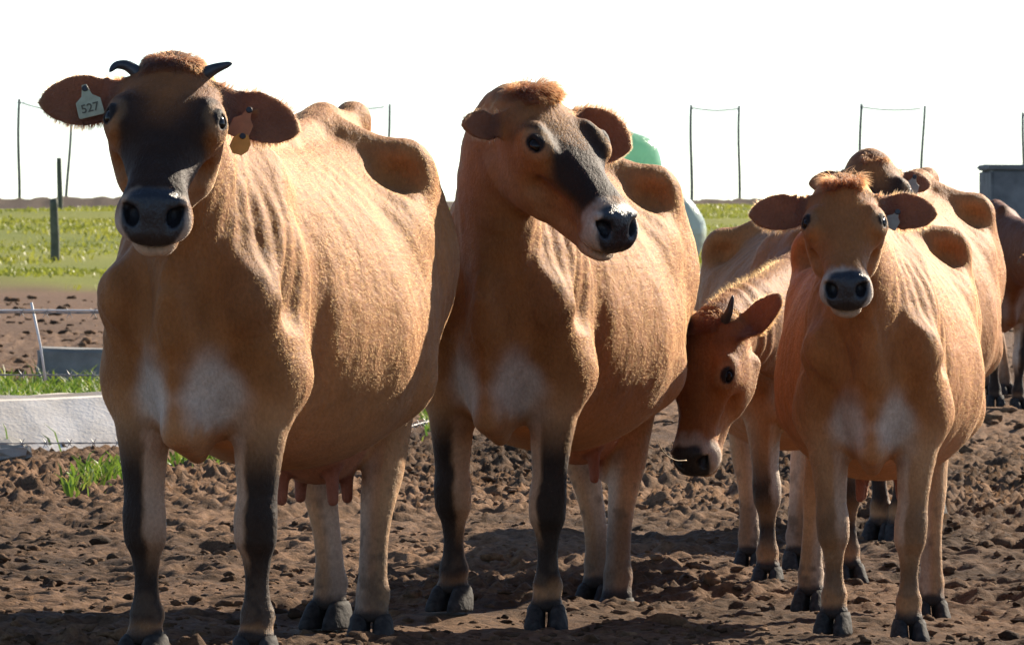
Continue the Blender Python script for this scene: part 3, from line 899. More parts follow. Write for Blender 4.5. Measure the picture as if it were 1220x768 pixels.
HOOF_SPOTS = []
def build_cow(cow, h, hairs):
    o = cow.opt; S = cow.S
    root = empty('cow', tuple(cow.pos), cow.th)
    tag(root, cow.label, 'cow', 'Jersey cows standing in the muddy yard')
    V, F = cow.mesh(h)
    N = vnormals(V, F)
    if (np.einsum('ij,ij->i', N, V - np.array([-.6, 0, .8])).mean()) < 0:
        F = F[:, ::-1]; N = -N
    # ribs, muscle relief and loose skin
    x, y, z = V.T
    side = sstep(.06, .14, np.abs(y)) * sstep(.46, .62, z) * sstep(1.19, 1.08, z) * sstep(-.16, -.28, x) * sstep(-.98, -.86, x)
    ph = (x - .72 * (z - .8)) / .092
    rib = np.cos(2 * np.pi * ph + 3.2 * noise(x * 2.2, y * 2, z * 2.2, 31)) * np.clip(.15 + 1.3 * noise(x * 3.0, z * 2.6, y * 2, 32), 0, 1.3) * sstep(.66, .92, z)
    dsp = rib * side * o.get('ribs', .0026)
    fr = sstep(-.24, -.12, x) * sstep(.32, .16, x) * sstep(.66, .80, z) * sstep(1.16, 1.04, z) * sstep(.03, .08, np.abs(y))
    f2 = np.cos(2 * np.pi * ((x + .35 * (z - .9)) / .058 + 1.1 * noise(x * 4, y * 4, z * 4, 39)))
    dsp += fr * .0026 * f2 * np.clip(noise(x * 5, y * 5, z * 3, 40) + .35, 0, 1)
    dn, tn = cow.neck(V)
    nk = sstep(.03, .0, np.abs(dn)) * sstep(.10, .25, tn) * sstep(.95, .75, tn)
    fold = np.cos(2 * np.pi * (tn * 9 + .8 * noise(x * 5, y * 5, z * 5, 33)))
    dsp += nk * .0045 * fold * np.clip(noise(x * 4, y * 4, z * 4, 34) + .4, 0, 1)
    dsp += .005 * noise(x * 5 + 2 * z, y * 6, z * 4, 38) * sstep(.45, .65, z) * (1 - sstep(.3, .6, tn)) + .0035 * noise(x * 9, y * 9, z * 9, 35) * sstep(.40, .6, z) * (1 - sstep(.2, .5, tn) * .6)
    dsp += .0014 * noise(x * 28, y * 28, z * 28, 36) * sstep(.40, .6, z) + .0010 * noise(x * 60 + z * 25, y * 55, z * 22 - x * 15, 37) * sstep(.45, .6, z) * (1 - sstep(.3, .5, tn))
    V = V + N * dsp[:, None].astype(np.float32)
    N = vnormals(V, F)
    C, pad, ear, inh, tn, dn = paint(cow, V, N)
    me = mesh_np('body', V * S, F)
    set_color(me, C); set_float(me, pad, 'wet'); set_float(me, ear, 'thin')
    link('body', me, M_COAT, root)
    if hairs: grow_hair(cow, V, F, N, C, pad, ear, inh, hairs, M_HAIR, root)
    for g in cow.legs:
        ob = link('hoof', HOOF, None, root)
        ob.location = (g['tx'] * S, g['yy'] * S, g['zf'] * S)
        ob.scale = (S * 1.02,) * 3
        ob.rotation_euler = (0, 0, g['sgn'] * .16)
        HOOF_SPOTS.append(cow.pos + cow.R @ np.array([g['tx'] * S, g['yy'] * S, g['zf'] * S]))
    for s in (1, -1):
        ob = link('eye', EYE, None, root)
        ob.location = cow.head_pt((.189, s * .1055, .0395)) * S
        ob.scale = (.0225 * S * cow.hs,) * 3
    for pts, rad, mt in o.get('horns', []):
        P = np.array([cow.head_pt(p) for p in pts]) * S
        t = np.linspace(0, len(P) - 1, 14)
        Q = np.stack([np.interp(t, range(len(P)), P[:, k]) for k in range(3)], 1)
        for _ in range(2): Q[1:-1] = (Q[:-2] + 2 * Q[1:-1] + Q[2:]) / 4
        rr = np.concatenate([np.linspace(1, .46, 11), [.40, .30, .12]]) * rad * S
        v, f = tube_np(Q, rr, 12)
        link('horn', mesh_list('horn', v, f), mt, root)
    for spec in o.get('tags', []):
        sgn, s, t, n, w, hh, colr, shape, txt, roll = spec
        e = [e for e in cow.ears if e[0] == sgn][0]
        p = cow.head_pt(e[1] + e[2] @ np.array([s, t, n]) * e[3]) * S
        zax = cow.R @ (cow.HR @ e[2][:, 2]); zax = unit(zax + np.array([0, -.6, .0]))
        xax = unit(np.cross([0, 0, 1.0], zax)); xax = unit(xax * math.cos(roll) + np.cross(zax, xax) * math.sin(roll)); yax = np.cross(zax, xax)
        Rw = np.stack([xax, yax, zax], 1); Rl = cow.R.T @ Rw
        pl = tag_plate(w, hh, shape)
        ob = link('ear_tag', pl, M_TAG[colr], root)
        ob.matrix_local = Matrix.Translation(Vector(p + Rl[:, 2] * .004)) @ Matrix(Rl.tolist()).to_4x4()
        bt = link('tag_button', button_mesh(.0075), M_BUTTON, ob); bt.location = (0, hh * .38, .002)
        if txt:
            tm = text_mesh(txt, hh * .36); tm.materials.append(M_INK)
            to = link('lettering', tm, None, ob); to.location = (0, -hh * .24, .0042)
    return root

# ------------------------------------------------------------------ the cows
R = math.radians
def at_px(px, depth): return ((px - PW / 2) / FPX * depth, depth)
cows = [
    (Cow('large tan cow with dark face, small horns, pale ear tag, leftmost of the herd', at_px(238, 15.25), R(12.8), 1.0,
         dict(px=207, py=98, depth=14.92, yaw=R(-4), pitch=R(38), roll=R(-4), size=1.04),
         [('FR', .03, 172, 790), ('FL', .0, 304, 792), ('HR', -1.22, 392, 748), ('HL', -1.02, 442, 764)],
         dict(n1=(.10, 0, 1.02), legdark=1.0, facedark=.92, chest=.95, belly=.0, neckdark=.55, muzzle_from=.405, mask_end=.43, innerwhite=.4, ear_size=1.12, headbrown=1.0, browdark=.85, muzzlewhite=.8, pollcol=(.085, .034, .017), pollw=.064, poll=.012, polllift=.5,
              ears={1: ((.20, .97, -.10), (.42, .1, .85)), -1: ((.10, .98, .02), (.5, 0, .85))},
              horns=[([(.030, -.066, .036), (.014, -.098, .050), (.018, -.122, .052), (.044, -.132, .052)], .016, M_HORN),
                     ([(.024, .062, .040), (.014, .092, .054), (.006, .126, .064)], .018, M_HORN)],
              tags=[(-1, .078, .010, .012, .056, .076, 'pale', 'flag', '527', R(14)), (1, .070, -.030, .016, .048, .080, 'orange', 'flag', None, R(-24)), (1, .078, -.075, .012, .045, .05, 'amber', 'round', None, R(-14))])), .0058, 230000),
    (Cow('tan cow with head turned right, black face and numbered ear tag, in the middle', at_px(598, 16.95), R(11.5), .955,
         dict(px=622, py=128, depth=16.75, yaw=R(44), pitch=R(41), roll=R(4), size=1.04),
         [('FR', -.07, 539, 727), ('FL', .05, 651, 750), ('HR', -1.24, 712, 722), ('HL', -1.06, 735, 740)],
         dict(n1=(.16, 0, 1.02), legdark=1.0, facedark=.95, chest=.85, poll=.036, pollcol=(.11, .038, .015), hinddark=.7, innerwhite=.25, muzzle_from=.38, neckdark=.45, eyeringamt=.5,
              ears={-1: ((.02, .95, .145), (.46, .1, .7), .80), 1: ((.40, .92, -.10), (.72, -.5, .55), 1.35)}, ear_size=1.15,
              tags=[(1, .075, -.012, .014, .052, .072, 'grey', 'flag', '1155', R(-6))])), .0062, 200000),
    (Cow('brown young cow with one horn lowering its head between the other cows', at_px(956, 18.8), R(-1.5), .81,
         dict(px=853, py=385, depth=18.05, yaw=R(-33), pitch=R(70), roll=R(3), size=1.06),
         [('FR', .02, 915, 698), ('FL', -.04, 1012, 694), ('HR', -1.22, 893, 678), ('HL', -1.16, 950, 678)],
         dict(n1=(.20, -.02, .88), n2=.12, legdark=.15, kneedark=.95, facedark=.0, headbrown=.45, chest=.4, crest=.03, poll=.022, udder=0, hinddark=.5, muzzlewhite=.9, muzzle_from=.36, base=FAWN * np.array([.95, .90, .88]),
              ear_size=1.2, ears={1: ((-.90, .55, -.05), (.3, -.25, .8), 1.12), -1: ((-.2, .9, -.2), (.47, 0, .88))},
              horns=[([(.012, .055, .038), (-.015, .085, .060), (-.065, .098, .075)], .020, M_HORN)])), .0068, 110000),
    (Cow('small tan heifer facing straight ahead with pale muzzle and ginger poll tuft at the right', at_px(1040, 16.6), R(4.5), .82,
         dict(px=1004, py=234, depth=16.32, yaw=R(-1), pitch=R(38), roll=R(1), size=.96),
         [('FR', .02, 994, 755), ('FL', .03, 1083, 764), ('HR', -1.22, 966, 727), ('HL', -1.12, 1110, 740)],
         dict(n1=(.14, 0, .99), legdark=.12, kneedark=.55, facedark=.05, muzzle_from=.38, headbrown=.4, chest=.85, innerwhite=.4, poll=.04, udder=.75, hinddark=.25, eyeringamt=.5, neckdark=.25, base=FAWN * np.array([1.03, .96, .92]),
              ears={1: ((.12, .95, .04), (.55, .15, .8)), -1: ((.08, .97, .03), (.55, .1, .8))}, ear_size=1.16,
              tags=[(1, .060, -.030, .014, .034, .052, 'grey', 'flag', None, R(-28))])), .0058, 170000),
    (Cow('pale cow mostly hidden behind the ginger tufted heifer, its dark face above her head', at_px(1054, 21.3), R(9.5), .90,
         dict(px=1036, py=201, depth=20.95, yaw=R(10), pitch=R(40), roll=R(0), size=.90),
         [('FR', .0, 1049, 643), ('FL', .05, 1072, 646), ('HR', -1.22, 1080, 615), ('HL', -1.2, 1110, 616)],
         dict(n1=(.12, 0, 1.0), legdark=1.0, facedark=.95, headbrown=1.0, browdark=.95, chest=.6, poll=.022, ear_thick=1.7, neckdark=.2, base=FAWN * np.array([1.12, 1.15, 1.2]), ear_size=.9,
              ears={1: ((-.03, .95, -.12), (.47, 0, .88)), -1: ((-.05, .95, -.12), (.47, 0, .88))},
              tags=[(1, .075, -.02, .012, .045, .065, 'grey', 'flag', None, R(-20))])), .0075, 60000),
    (Cow('dark brown cow far behind at the right edge, cut off by the frame', at_px(1196, 34.0), R(-9), .86,
         dict(px=1262, py=300, depth=33.2, yaw=R(20), pitch=R(60), roll=0, size=1.0),
         [('FR', .0, 1186, 484), ('FL', .05, 1214, 488), ('HR', -1.22, 1174, 470), ('HL', -1.2, 1198, 470)],
         dict(n1=(.12, 0, .95), legdark=1.0, facedark=.6, ear_thick=2.2, chest=.2, udder=.6, base=FAWN * np.array([.42, .30, .24]), hinddark=.8, neckdark=.3)), .012, 20000),
]
for c, h, n in cows:
    build_cow(c, h, n)

# ------------------------------------------------------------------ ground
def rise(y): return .98 * sstep(45, 140, y) - .5 * sstep(160, 600, y)
HS = np.array(HOOF_SPOTS)
def prints(x, y):
    out = np.zeros_like(x)
    cs = .24
    cx, cy = np.floor(x / cs), np.floor(y / cs)
    for a in (-1, 0, 1):
        for b in (-1, 0, 1):
            ix, iy = (cx + a).astype(np.int32), (cy + b).astype(np.int32); iz = np.zeros_like(ix)
            jx = (ix + .5 + .45 * hash3(ix, iy, iz, 81)) * cs; jy = (iy + .5 + .45 * hash3(ix, iy, iz, 82)) * cs
            on = hash3(ix, iy, iz, 83) > -.25
            d = np.sqrt((x - jx) ** 2 + (y - jy) ** 2 * .75)
            out += on * (-.030 * np.exp(-(d / .052) ** 2) + .014 * np.exp(-((d - .085) / .028) ** 2))
    return out
def ground_z(x, y, lumps=True):
    x = np.asarray(x, float); y = np.asarray(y, float)
    z = rise(y) * np.ones_like(x)
    far = np.clip((y - 45) / 60, 0, 1)
    near = 1 - sstep(40, 70, y)
    big = .022 * noise(x * .9, y * .9, 0, 41) + .022 * noise(x * 2.3, y * 2.0, 0, 42)
    if lumps:
        a = 1 - np.abs(noise(x * 5.2, y * 4.6, 0, 43)); b = 1 - np.abs(noise(x * 13, y * 12, 0, 44)); c = noise(x * 36, y * 30, 0, 45); e = noise(x * 75, y * 60, 0, 48)
        rough = np.clip(.60 + .8 * noise(x * .8 + 3, y * .6, 0, 46), .22, 1.25)
        big = big + prints(x, y) * (y < 45)
        f = noise(x * 22 + 9, y * 19, 0, 49)
        g2 = noise(x * 52, y * 44, 0, 50)
        big = big + rough * (.016 * (a - .6) + .020 * (b * b - .45) + .018 * np.maximum(f, -.4) + .020 * c + .016 * g2 + .009 * e)
    z = z + big * near + far * .05 * noise(x * .25, y * .25, 0, 47)
    # trodden flat under each hoof
    acc = np.zeros_like(z); wt = np.zeros_like(z)
    for hx, hy, hz in HS:
        d2 = ((x - hx) ** 2 + ((y - hy)) ** 2)
        w = np.exp(-d2 / (2 * .10 ** 2)); acc += w * (hz - .004); wt += w
        w2 = np.exp(-d2 / (2 * .55 ** 2)) * .06; acc += w2 * hz; wt += w2
    f = np.clip(wt, 0, 1)
    return z * (1 - f) + np.where(wt > 1e-6, acc / np.maximum(wt, 1e-6), 0) * f

def lines():
    ys = list(np.linspace(-400, 0, 9)) + list(np.linspace(2, 12, 8))
    y = 12.4; st = .10
    while y < 150:
        ys.append(y)
        if y < 14.6: st = .05
        elif y < 21: st = .0105
        elif y < 30: st = .022
        elif y < 45: st = .07
        elif y < 70: st = .2
        else: st = .6
        y += st
    ys += [152, 158, 170, 200, 260, 400, 700, 1200, 2200, 4000]
    xs = np.concatenate([np.linspace(-1, -.63, 48), np.linspace(-.63, .63, 300)[1:-1], np.linspace(.63, 1, 48)])
    out = np.array([1.15, 1.5, 2.2, 4, 8, 20, 60, 200, 700])
    return np.array(ys), np.concatenate([-out[::-1], xs, out])
gy, gs = lines()
half = np.where(gy < 19, 2.6, 2.6 + (gy - 19) * .135)
half = np.where(gy > 150, 20.3, half)
GX = gs[None, :] * half[:, None]; GY = np.repeat(gy[:, None], len(gs), 1)
GZ = ground_z(GX, GY)
nv = len(gs)
ii = np.arange(len(gy) - 1)[:, None] * nv + np.arange(nv - 1)[None]
GF = np.stack([ii, ii + 1, ii + nv + 1, ii + nv], -1).reshape(-1, 4)
gm = mesh_np('ground', np.stack([GX, GY, GZ], -1).reshape(-1, 3), GF)
# soil and turf as a colour per place
gx, gyv = GX.ravel(), GY.ravel()
edge = gyv + 6 * noise(gx * .5, gyv * .12, 0, 51) + 3 * noise(gx * 1.6, gyv * .4, 0, 52) - np.where(gx > 2, 14, 0)
turf = sstep(62, 74, edge)
dry = np.clip(.5 + .55 * noise(gx * .7, gyv * .5, 0, 53) + .35 * noise(gx * 3, gyv * 2.6, 0, 54) + .25 * sstep(24, 34, gyv), 0, 1)
wetc, dryc, farc = np.array([.042, .024, .013]), np.array([.205, .116, .062]), np.array([.15, .090, .054])
gc = wetc * (1 - dry)[:, None] + dryc * dry[:, None]
fs = sstep(26, 40, gyv)[:, None]; gc = gc * (1 - fs) + farc * fs * (.8 + .3 * dry[:, None])
tn_ = noise(gx * .8, gyv * .3, 0, 55)[:, None]
gc = gc * (1 - turf[:, None]) + (np.array([.185, .20, .034]) + tn_ * np.array([.04, .03, .008])) * turf[:, None]
set_color(gm, np.clip(gc, .01, .9))
m, n, l, p = new_mat('trodden_mud')
at = n.new('ShaderNodeAttribute'); at.attribute_name = 'Col'
tc = n.new('ShaderNodeTexCoord')
nt = n.new('ShaderNodeTexNoise'); nt.inputs['Scale'].default_value = 34; nt.inputs['Detail'].default_value = 8; nt.inputs['Roughness'].default_value = .7
l.new(tc.outputs['Object'], nt.inputs['Vector'])
mr = n.new('ShaderNodeMapRange'); mr.inputs['From Min'].default_value = .3; mr.inputs['From Max'].default_value = .72; mr.inputs['To Min'].default_value = .40; mr.inputs['To Max'].default_value = 1.65
l.new(nt.outputs['Fac'], mr.inputs['Value'])
mx = n.new('ShaderNodeMix'); mx.data_type = 'RGBA'; mx.blend_type = 'MULTIPLY'; mx.inputs['Factor'].default_value = 1
l.new(at.outputs['Color'], mx.inputs['A']); l.new(mr.outputs['Result'], mx.inputs['B']); l.new(mx.outputs['Result'], p.inputs['Base Color'])
p.inputs['Roughness'].default_value = .9; p.inputs['Specular IOR Level'].default_value = .12
bp = n.new('ShaderNodeBump'); bp.inputs['Strength'].default_value = .9; bp.inputs['Distance'].default_value = .015
l.new(nt.outputs['Fac'], bp.inputs['Height']); l.new(bp.outputs['Normal'], p.inputs['Normal'])
M_MUD = m
go = link('ground', gm, M_MUD); tag(go, kind='structure')

# loose clods of mud: countless lumps, one object
def ico(level):
    bm = bmesh.new(); bmesh.ops.create_icosphere(bm, subdivisions=level, radius=1)
    V = np.array([v.co[:] for v in bm.verts]); F = np.array([[v.index for v in f.verts] for f in bm.faces]); bm.free()
    return V, F
def clod_mesh(name, xs, ys, rs, colour_seed=61):
    V0, F0 = ico(2)
    k = len(xs); nvv = len(V0)
    V = np.zeros((k, nvv, 3)); zs = ground_z(xs, ys)
    ang = rng.random(k) * 6.28
    sc = rs[:, None] * np.stack([.8 + .7 * rng.random(k), .7 + .5 * rng.random(k), .35 + .45 * rng.random(k)], 1)
    offs = rng.random((k, 3)) * 100
    q = V0[None] * 1.5 + offs[:, None]
    d = 1 + .55 * noise(q[..., 0], q[..., 1], q[..., 2], 62) + .35 * noise(q[..., 0] * 2.3, q[..., 1] * 2.3, q[..., 2] * 2.3, 63)
    L = V0[None] * d[..., None] * sc[:, None]
    c, s_ = np.cos(ang)[:, None], np.sin(ang)[:, None]
    V[..., 0] = L[..., 0] * c - L[..., 1] * s_ + xs[:, None]; V[..., 1] = L[..., 0] * s_ + L[..., 1] * c + ys[:, None]; V[..., 2] = L[..., 2] + zs[:, None] + rs[:, None] * .12
    F = (F0[None] + (np.arange(k) * nvv)[:, None, None]).reshape(-1, 3)
    me = mesh_np(name, V.reshape(-1, 3), F)
    dd = np.clip(.45 + .5 * noise(xs * .7, ys * .5, 0, 53) + .4 * rng.normal(0, .6, k), 0, 1)
    col = wetc * (1 - dd)[:, None] + dryc * dd[:, None]
    set_color(me, np.repeat(col, nvv, 0))
    return me
def scatter(k, y0, y1, wid):
    y = y0 + (y1 - y0) * rng.random(k); x = (rng.random(k) * 2 - 1) * wid(y)
    return x, y
wid = lambda y: np.where(y < 24, 2.3, 2.3 + (y - 24) * .1)
xs, ys = scatter(15000, 14.6, 30, wid)
keep = noise(xs * .55 + 3, ys * .45, 0, 46) + .5 * noise(xs * 1.7, ys * 1.7, 0, 64) + .25 > rng.random(15000) * 1.2 - .6
xs, ys = xs[keep], ys[keep]
rs = .004 + .018 * rng.random(len(xs)) ** 4
hd2 = np.min((xs[:, None] - HS[None, :, 0]) ** 2 + (ys[:, None] - HS[None, :, 1]) ** 2, 1)
ok = hd2 > .10 ** 2
xf, yf = scatter(3000, 29, 66, lambda y: y * .0763 * 1.4)
ok = np.concatenate([ok, np.ones(3000, bool)]); xs = np.concatenate([xs, xf]); ys = np.concatenate([ys, yf]); rs = np.concatenate([rs, .012 + .05 * rng.random(3000) ** 4])
co = link('mud_clods', clod_mesh('mud_clods', xs[ok], ys[ok], rs[ok]), M_MUD)
tag(co, 'small loose clods of brown mud strewn over the trodden yard', 'mud clods', kind='stuff')
def gz0(x, y): return float(ground_z(np.array([x]), np.array([y]))[0])
# clods big enough to point at are things of their own
BIG = [(1037, 660), (935, 566), (588, 668), (1172, 590), (1140, 700), (712, 632), (120, 650), (60, 690), (850, 702), (1030, 716), (250, 695), (1195, 650), (470, 600), (850, 610), (1150, 548), (30, 728), (800, 740), (1185, 720)]
for px, py in BIG:
    d = FPX * CAMH / (py - HORIZ); x = (px - PW / 2) / FPX * d
    me = clod_mesh('mud_clod', np.array([x]), np.array([d]), np.array([random.uniform(.026, .042)]))
    base = np.array([x, d, gz0(x, d)])
    co_ = np.empty(len(me.vertices) * 3, np.float32); me.vertices.foreach_get('co', co_); co_ = co_.reshape(-1, 3) - base
    me.vertices.foreach_set('co', co_.astype(np.float32).ravel()); me.update()
    tag(link('mud_clod', me, M_MUD, None, base), 'fist sized lump of dark mud lying on the trodden yard', 'mud clod', 'large clods of mud in the yard')

# ------------------------------------------------------------------ earth bank on the skyline
bx = np.linspace(-60, 60, 1500); byy = np.linspace(131, 138, 16)
BX, BY = np.meshgrid(bx, byy)
prof = np.exp(-((BY - 134.5) / 1.6) ** 2)
BZ = rise(BY) - .06 + prof * (.20 + .07 * noise(BX * .5, BY * .5, 0, 71) + .09 * np.abs(noise(BX * 2.2, BY * 2, 0, 72)) + .05 * noise(BX * 6, BY * 5, 0, 73))
nv2 = len(bx); ii = np.arange(len(byy) - 1)[:, None] * nv2 + np.arange(nv2 - 1)[None]
bmh = mesh_np('earth_bank', np.stack([BX, BY, BZ], -1).reshape(-1, 3), np.stack([ii, ii + 1, ii + nv2 + 1, ii + nv2], -1).reshape(-1, 4))
set_color(bmh, np.tile(np.array([.10, .075, .055]), (len(bmh.vertices), 1)))
tag(link('earth_bank', bmh, M_MUD), kind='structure')

# ------------------------------------------------------------------ grass
def leaf_material(name, col, trans):
    m, n, l, p = new_mat(name)
    at = n.new('ShaderNodeAttribute'); at.attribute_name = 'Col'
    l.new(at.outputs['Color'], p.inputs['Base Color'])
    p.inputs['Roughness'].default_value = .5; p.inputs['Specular IOR Level'].default_value = .3
    tr = n.new('ShaderNodeBsdfTranslucent'); l.new(at.outputs['Color'], tr.inputs['Color'])
    mxs = n.new('ShaderNodeMixShader'); mxs.inputs[0].default_value = trans
    l.new(p.outputs[0], mxs.inputs[1]); l.new(tr.outputs[0], mxs.inputs[2]); l.new(mxs.outputs[0], n['Material Output'].inputs['Surface'])
    return m
M_GRASS = leaf_material('grass_blade', None, .45)
def blades(name, x, y, hgt, wdt, lean, cols):
    k = len(x); z = ground_z(x, y) - .004
    a = rng.random(k) * 6.28; dx, dy = np.cos(a) * wdt / 2, np.sin(a) * wdt / 2
    la = rng.random(k) * 6.28; lx, ly = np.cos(la) * lean * hgt, np.sin(la) * lean * hgt
    V = np.zeros((k, 5, 3))
    V[:, 0] = np.stack([x - dx, y - dy, z], 1); V[:, 1] = np.stack([x + dx, y + dy, z], 1)
    V[:, 2] = np.stack([x + dx * .8 + lx * .4, y + dy * .8 + ly * .4, z + hgt * .6], 1); V[:, 3] = np.stack([x - dx * .8 + lx * .4, y - dy * .8 + ly * .4, z + hgt * .6], 1)
    V[:, 4] = np.stack([x + lx, y + ly, z + hgt * (1 - .3 * lean)], 1)
    b = (np.arange(k) * 5)[:, None]
    F = np.vstack([b + np.array([0, 1, 2]), b + np.array([0, 2, 3]), b + np.array([3, 2, 4])])
    me = mesh_np(name, V.reshape(-1, 3), F)
    set_color(me, np.repeat(cols, 5, 0))
    return me
k = 165000
y = 61 + 71 * rng.random(k) ** .8; x = rng.uniform(-1, 1, k) * (y * .0763 * np.where(rng.random(k) < .62, 1.35, 2.6))
e = y + 6 * noise(x * .5, y * .12, 0, 51) + 3 * noise(x * 1.6, y * .4, 0, 52) - np.where(x > 2, 14, 0)
kp = (e > 66 + 6 * rng.random(k)) & (noise(x * .6, y * .35, 0, 74) + .6 > rng.random(k))
x, y = x[kp], y[kp]
tone = noise(x * .5, y * .25, 0, 75)[:, None]
cols = np.array([.26, .275, .042]) + tone * np.array([.05, .03, .012]) + rng.normal(0, .02, (len(x), 1)) * np.array([1, 1, .3])
fg = link('pasture_grass', blades('pasture_grass', x, y, .025 + .05 * rng.random(len(x)) + .06 * np.clip(tone[:, 0], 0, 1), .02 + .02 * rng.random(len(x)), .6, np.clip(cols, .02, .5)), M_GRASS)
tag(fg, 'short sunlit pasture grass covering the slope behind the yard', 'grass', kind='stuff')
def grass_patch(name, label, spots, hgt, wdt):
    X, Y = [], []
    for px, py, spx, depthspread, cnt in spots:
        d = FPX * CAMH / (py - HORIZ)
        yy = d + rng.normal(0, depthspread, cnt); xx = (px + rng.normal(0, spx, cnt) - PW / 2) / FPX * yy
        X.append(xx); Y.append(yy)
    X, Y = np.concatenate(X), np.concatenate(Y); k = len(X)
    cl = np.array([.13, .21, .025]) + rng.normal(0, .03, (k, 1)) * np.array([1, 1, .2]) + (rng.random((k, 1)) < .2) * np.array([.14, .10, .03])
    o = link(name, blades(name, X, Y, hgt * (.5 + .8 * rng.random(k)), wdt * (.6 + .8 * rng.random(k)), .55, np.clip(cl, .02, .5)), M_GRASS)
    tag(o, label, 'grass', kind='stuff')
grass_patch('grass_strip', 'bright green grass growing behind the pale concrete trough', [(x, 492 - abs(x - 60) * .05, 14, 1.6, 420) for x in range(-120, 200, 22)], .13, .012)
grass_patch('weeds', 'scattered green weeds sprouting from the mud behind the largest cow', [(90, 592, 10, .25, 45), (125, 580, 12, .3, 80), (150, 572, 8, .3, 70), (215, 560, 8, .35, 110), (240, 552, 12, .4, 90), (275, 545, 14, .5, 130), (330, 545, 14, .5, 90), (513, 505, 6, .8, 160), (524, 492, 5, .8, 120), (560, 495, 8, .6, 90), (815, 400, 12, 2, 200), (110, 586, 14, .3, 120), (140, 576, 12, .3, 120), (230, 556, 12, .4, 120)], .075, .012)

# ------------------------------------------------------------------ yard furniture and background
def box_mesh(name, sx, sy, sz, bevel=.01, jitter=0.0, cuts=0):
    bm = bmesh.new(); bmesh.ops.create_cube(bm, size=1)
    bmesh.ops.scale(bm, vec=(sx, sy, sz), verts=bm.verts); bmesh.ops.translate(bm, vec=(0, 0, sz / 2), verts=bm.verts)
    if cuts: bmesh.ops.subdivide_edges(bm, edges=bm.edges[:], cuts=cuts, use_grid_fill=True)
    if bevel:
        ed = [e for e in bm.edges if e.calc_face_angle(0) > .5]
        bmesh.ops.bevel(bm, geom=ed, offset=bevel, segments=2, affect='EDGES')
    if jitter:
        for v in bm.verts: v.co += Vector((random.uniform(-1, 1), random.uniform(-1, 1), random.uniform(-1, 1))) * jitter
    me = bpy.data.meshes.new(name); bm.to_mesh(me); bm.free()
    return me
def gz(x, y): return float(ground_z(np.array([x]), np.array([y]))[0])

def concrete(name, col, stain):
    m, n, l, p = new_mat(name)
    tc = n.new('ShaderNodeTexCoord')
    a = n.new('ShaderNodeTexNoise'); a.inputs['Scale'].default_value = 3.2; a.inputs['Detail'].default_value = 8; a.inputs['Roughness'].default_value = .65
    b = n.new('ShaderNodeTexNoise'); b.inputs['Scale'].default_value = 60; b.inputs['Detail'].default_value = 4
    for q in (a, b): l.new(tc.outputs['Object'], q.inputs['Vector'])
    cr = n.new('ShaderNodeValToRGB'); cr.color_ramp.elements[0].position = .35; cr.color_ramp.elements[1].position = .62
    cr.color_ramp.elements[0].color = (*stain, 1); cr.color_ramp.elements[1].color = (*col, 1)
    l.new(a.outputs['Fac'], cr.inputs['Fac']); l.new(cr.outputs['Color'], p.inputs['Base Color'])
    bp = n.new('ShaderNodeBump'); bp.inputs['Strength'].default_value = .4; bp.inputs['Distance'].default_value = .006
    l.new(b.outputs['Fac'], bp.inputs['Height']); l.new(bp.outputs['Normal'], p.inputs['Normal'])
    p.inputs['Roughness'].default_value = .85
    return m
M_CONC = concrete('pale_concrete', (.84, .77, .67), (.60, .52, .42))
M_CONC_G = concrete('grey_concrete', (.30, .29, .26), (.17, .165, .15))
M_TANK = concrete('dark_concrete', (.22, .235, .225), (.11, .12, .118))

# long low feeding trough of pale concrete sections, running away behind the largest cow
def trough_section(name, length):
    """U channel along x: outer walls sloped, hollow top"""
    prof = [(-.62, -.02), (-.60, .02), (-.23, .245), (-.175, .25), (-.13, .07), (.13, .07), (.175, .25), (.23, .245), (.20, 0)]
    V, F = [], []
    nx = 9; k = len(prof)
    for i in range(nx):
        x = -length / 2 + length * i / (nx - 1)
        for a, b in prof:
            V.append((x, a + random.uniform(-.004, .004), b + (random.uniform(-.006, .006) if b > .1 else 0)))
    for i in range(nx - 1):
        for j in range(k):
            j2 = (j + 1) % k
            F.append((i * k + j, i * k + j2, (i + 1) * k + j2, (i + 1) * k + j))
    F.append(tuple(range(k))); F.append(tuple((nx - 1) * k + j for j in range(k))[::-1])
    me = mesh_list(name, V, F, False)
    return me
tend = to_world(178, 548, 29.3)
troot = empty('feeding_trough', (tend[0], 29.3, -.035), .42)
tag(troot, 'long low pale concrete feeding trough behind the leftmost cow', 'trough')
for i in range(4):
    o = link('trough_section', trough_section('trough_section', 1.30), M_CONC, troot)
    o.location = (-.65 - i * 1.33, random.uniform(-.015, .015), -.01 * i); o.rotation_euler = (0, -.03, random.uniform(-.02, .02))
blk = box_mesh('concrete_block', .62, .30, .20, .02, .004, 2)
d = 38.0; bo = link('concrete_block', blk, M_CONC_G, None, (to_world(110, 450, d)[0], d, gz(-2.4, d) - .01)); bo.rotation_euler = (0, .03, .12)
tag(bo, 'grey concrete block standing in the grass behind the pale trough', 'block')
sb = box_mesh('concrete_rubble', .22, .18, .075, .02, .012, 2)
d = 27.3; so = link('concrete_rubble', sb, M_CONC_G, None, (to_world(2, 550, d)[0], d, gz(-2.1, d) - .015)); so.rotation_euler = (.05, -.04, .2)
tag(so, 'short grey slab of concrete lying before the trough at the left edge', 'slab')

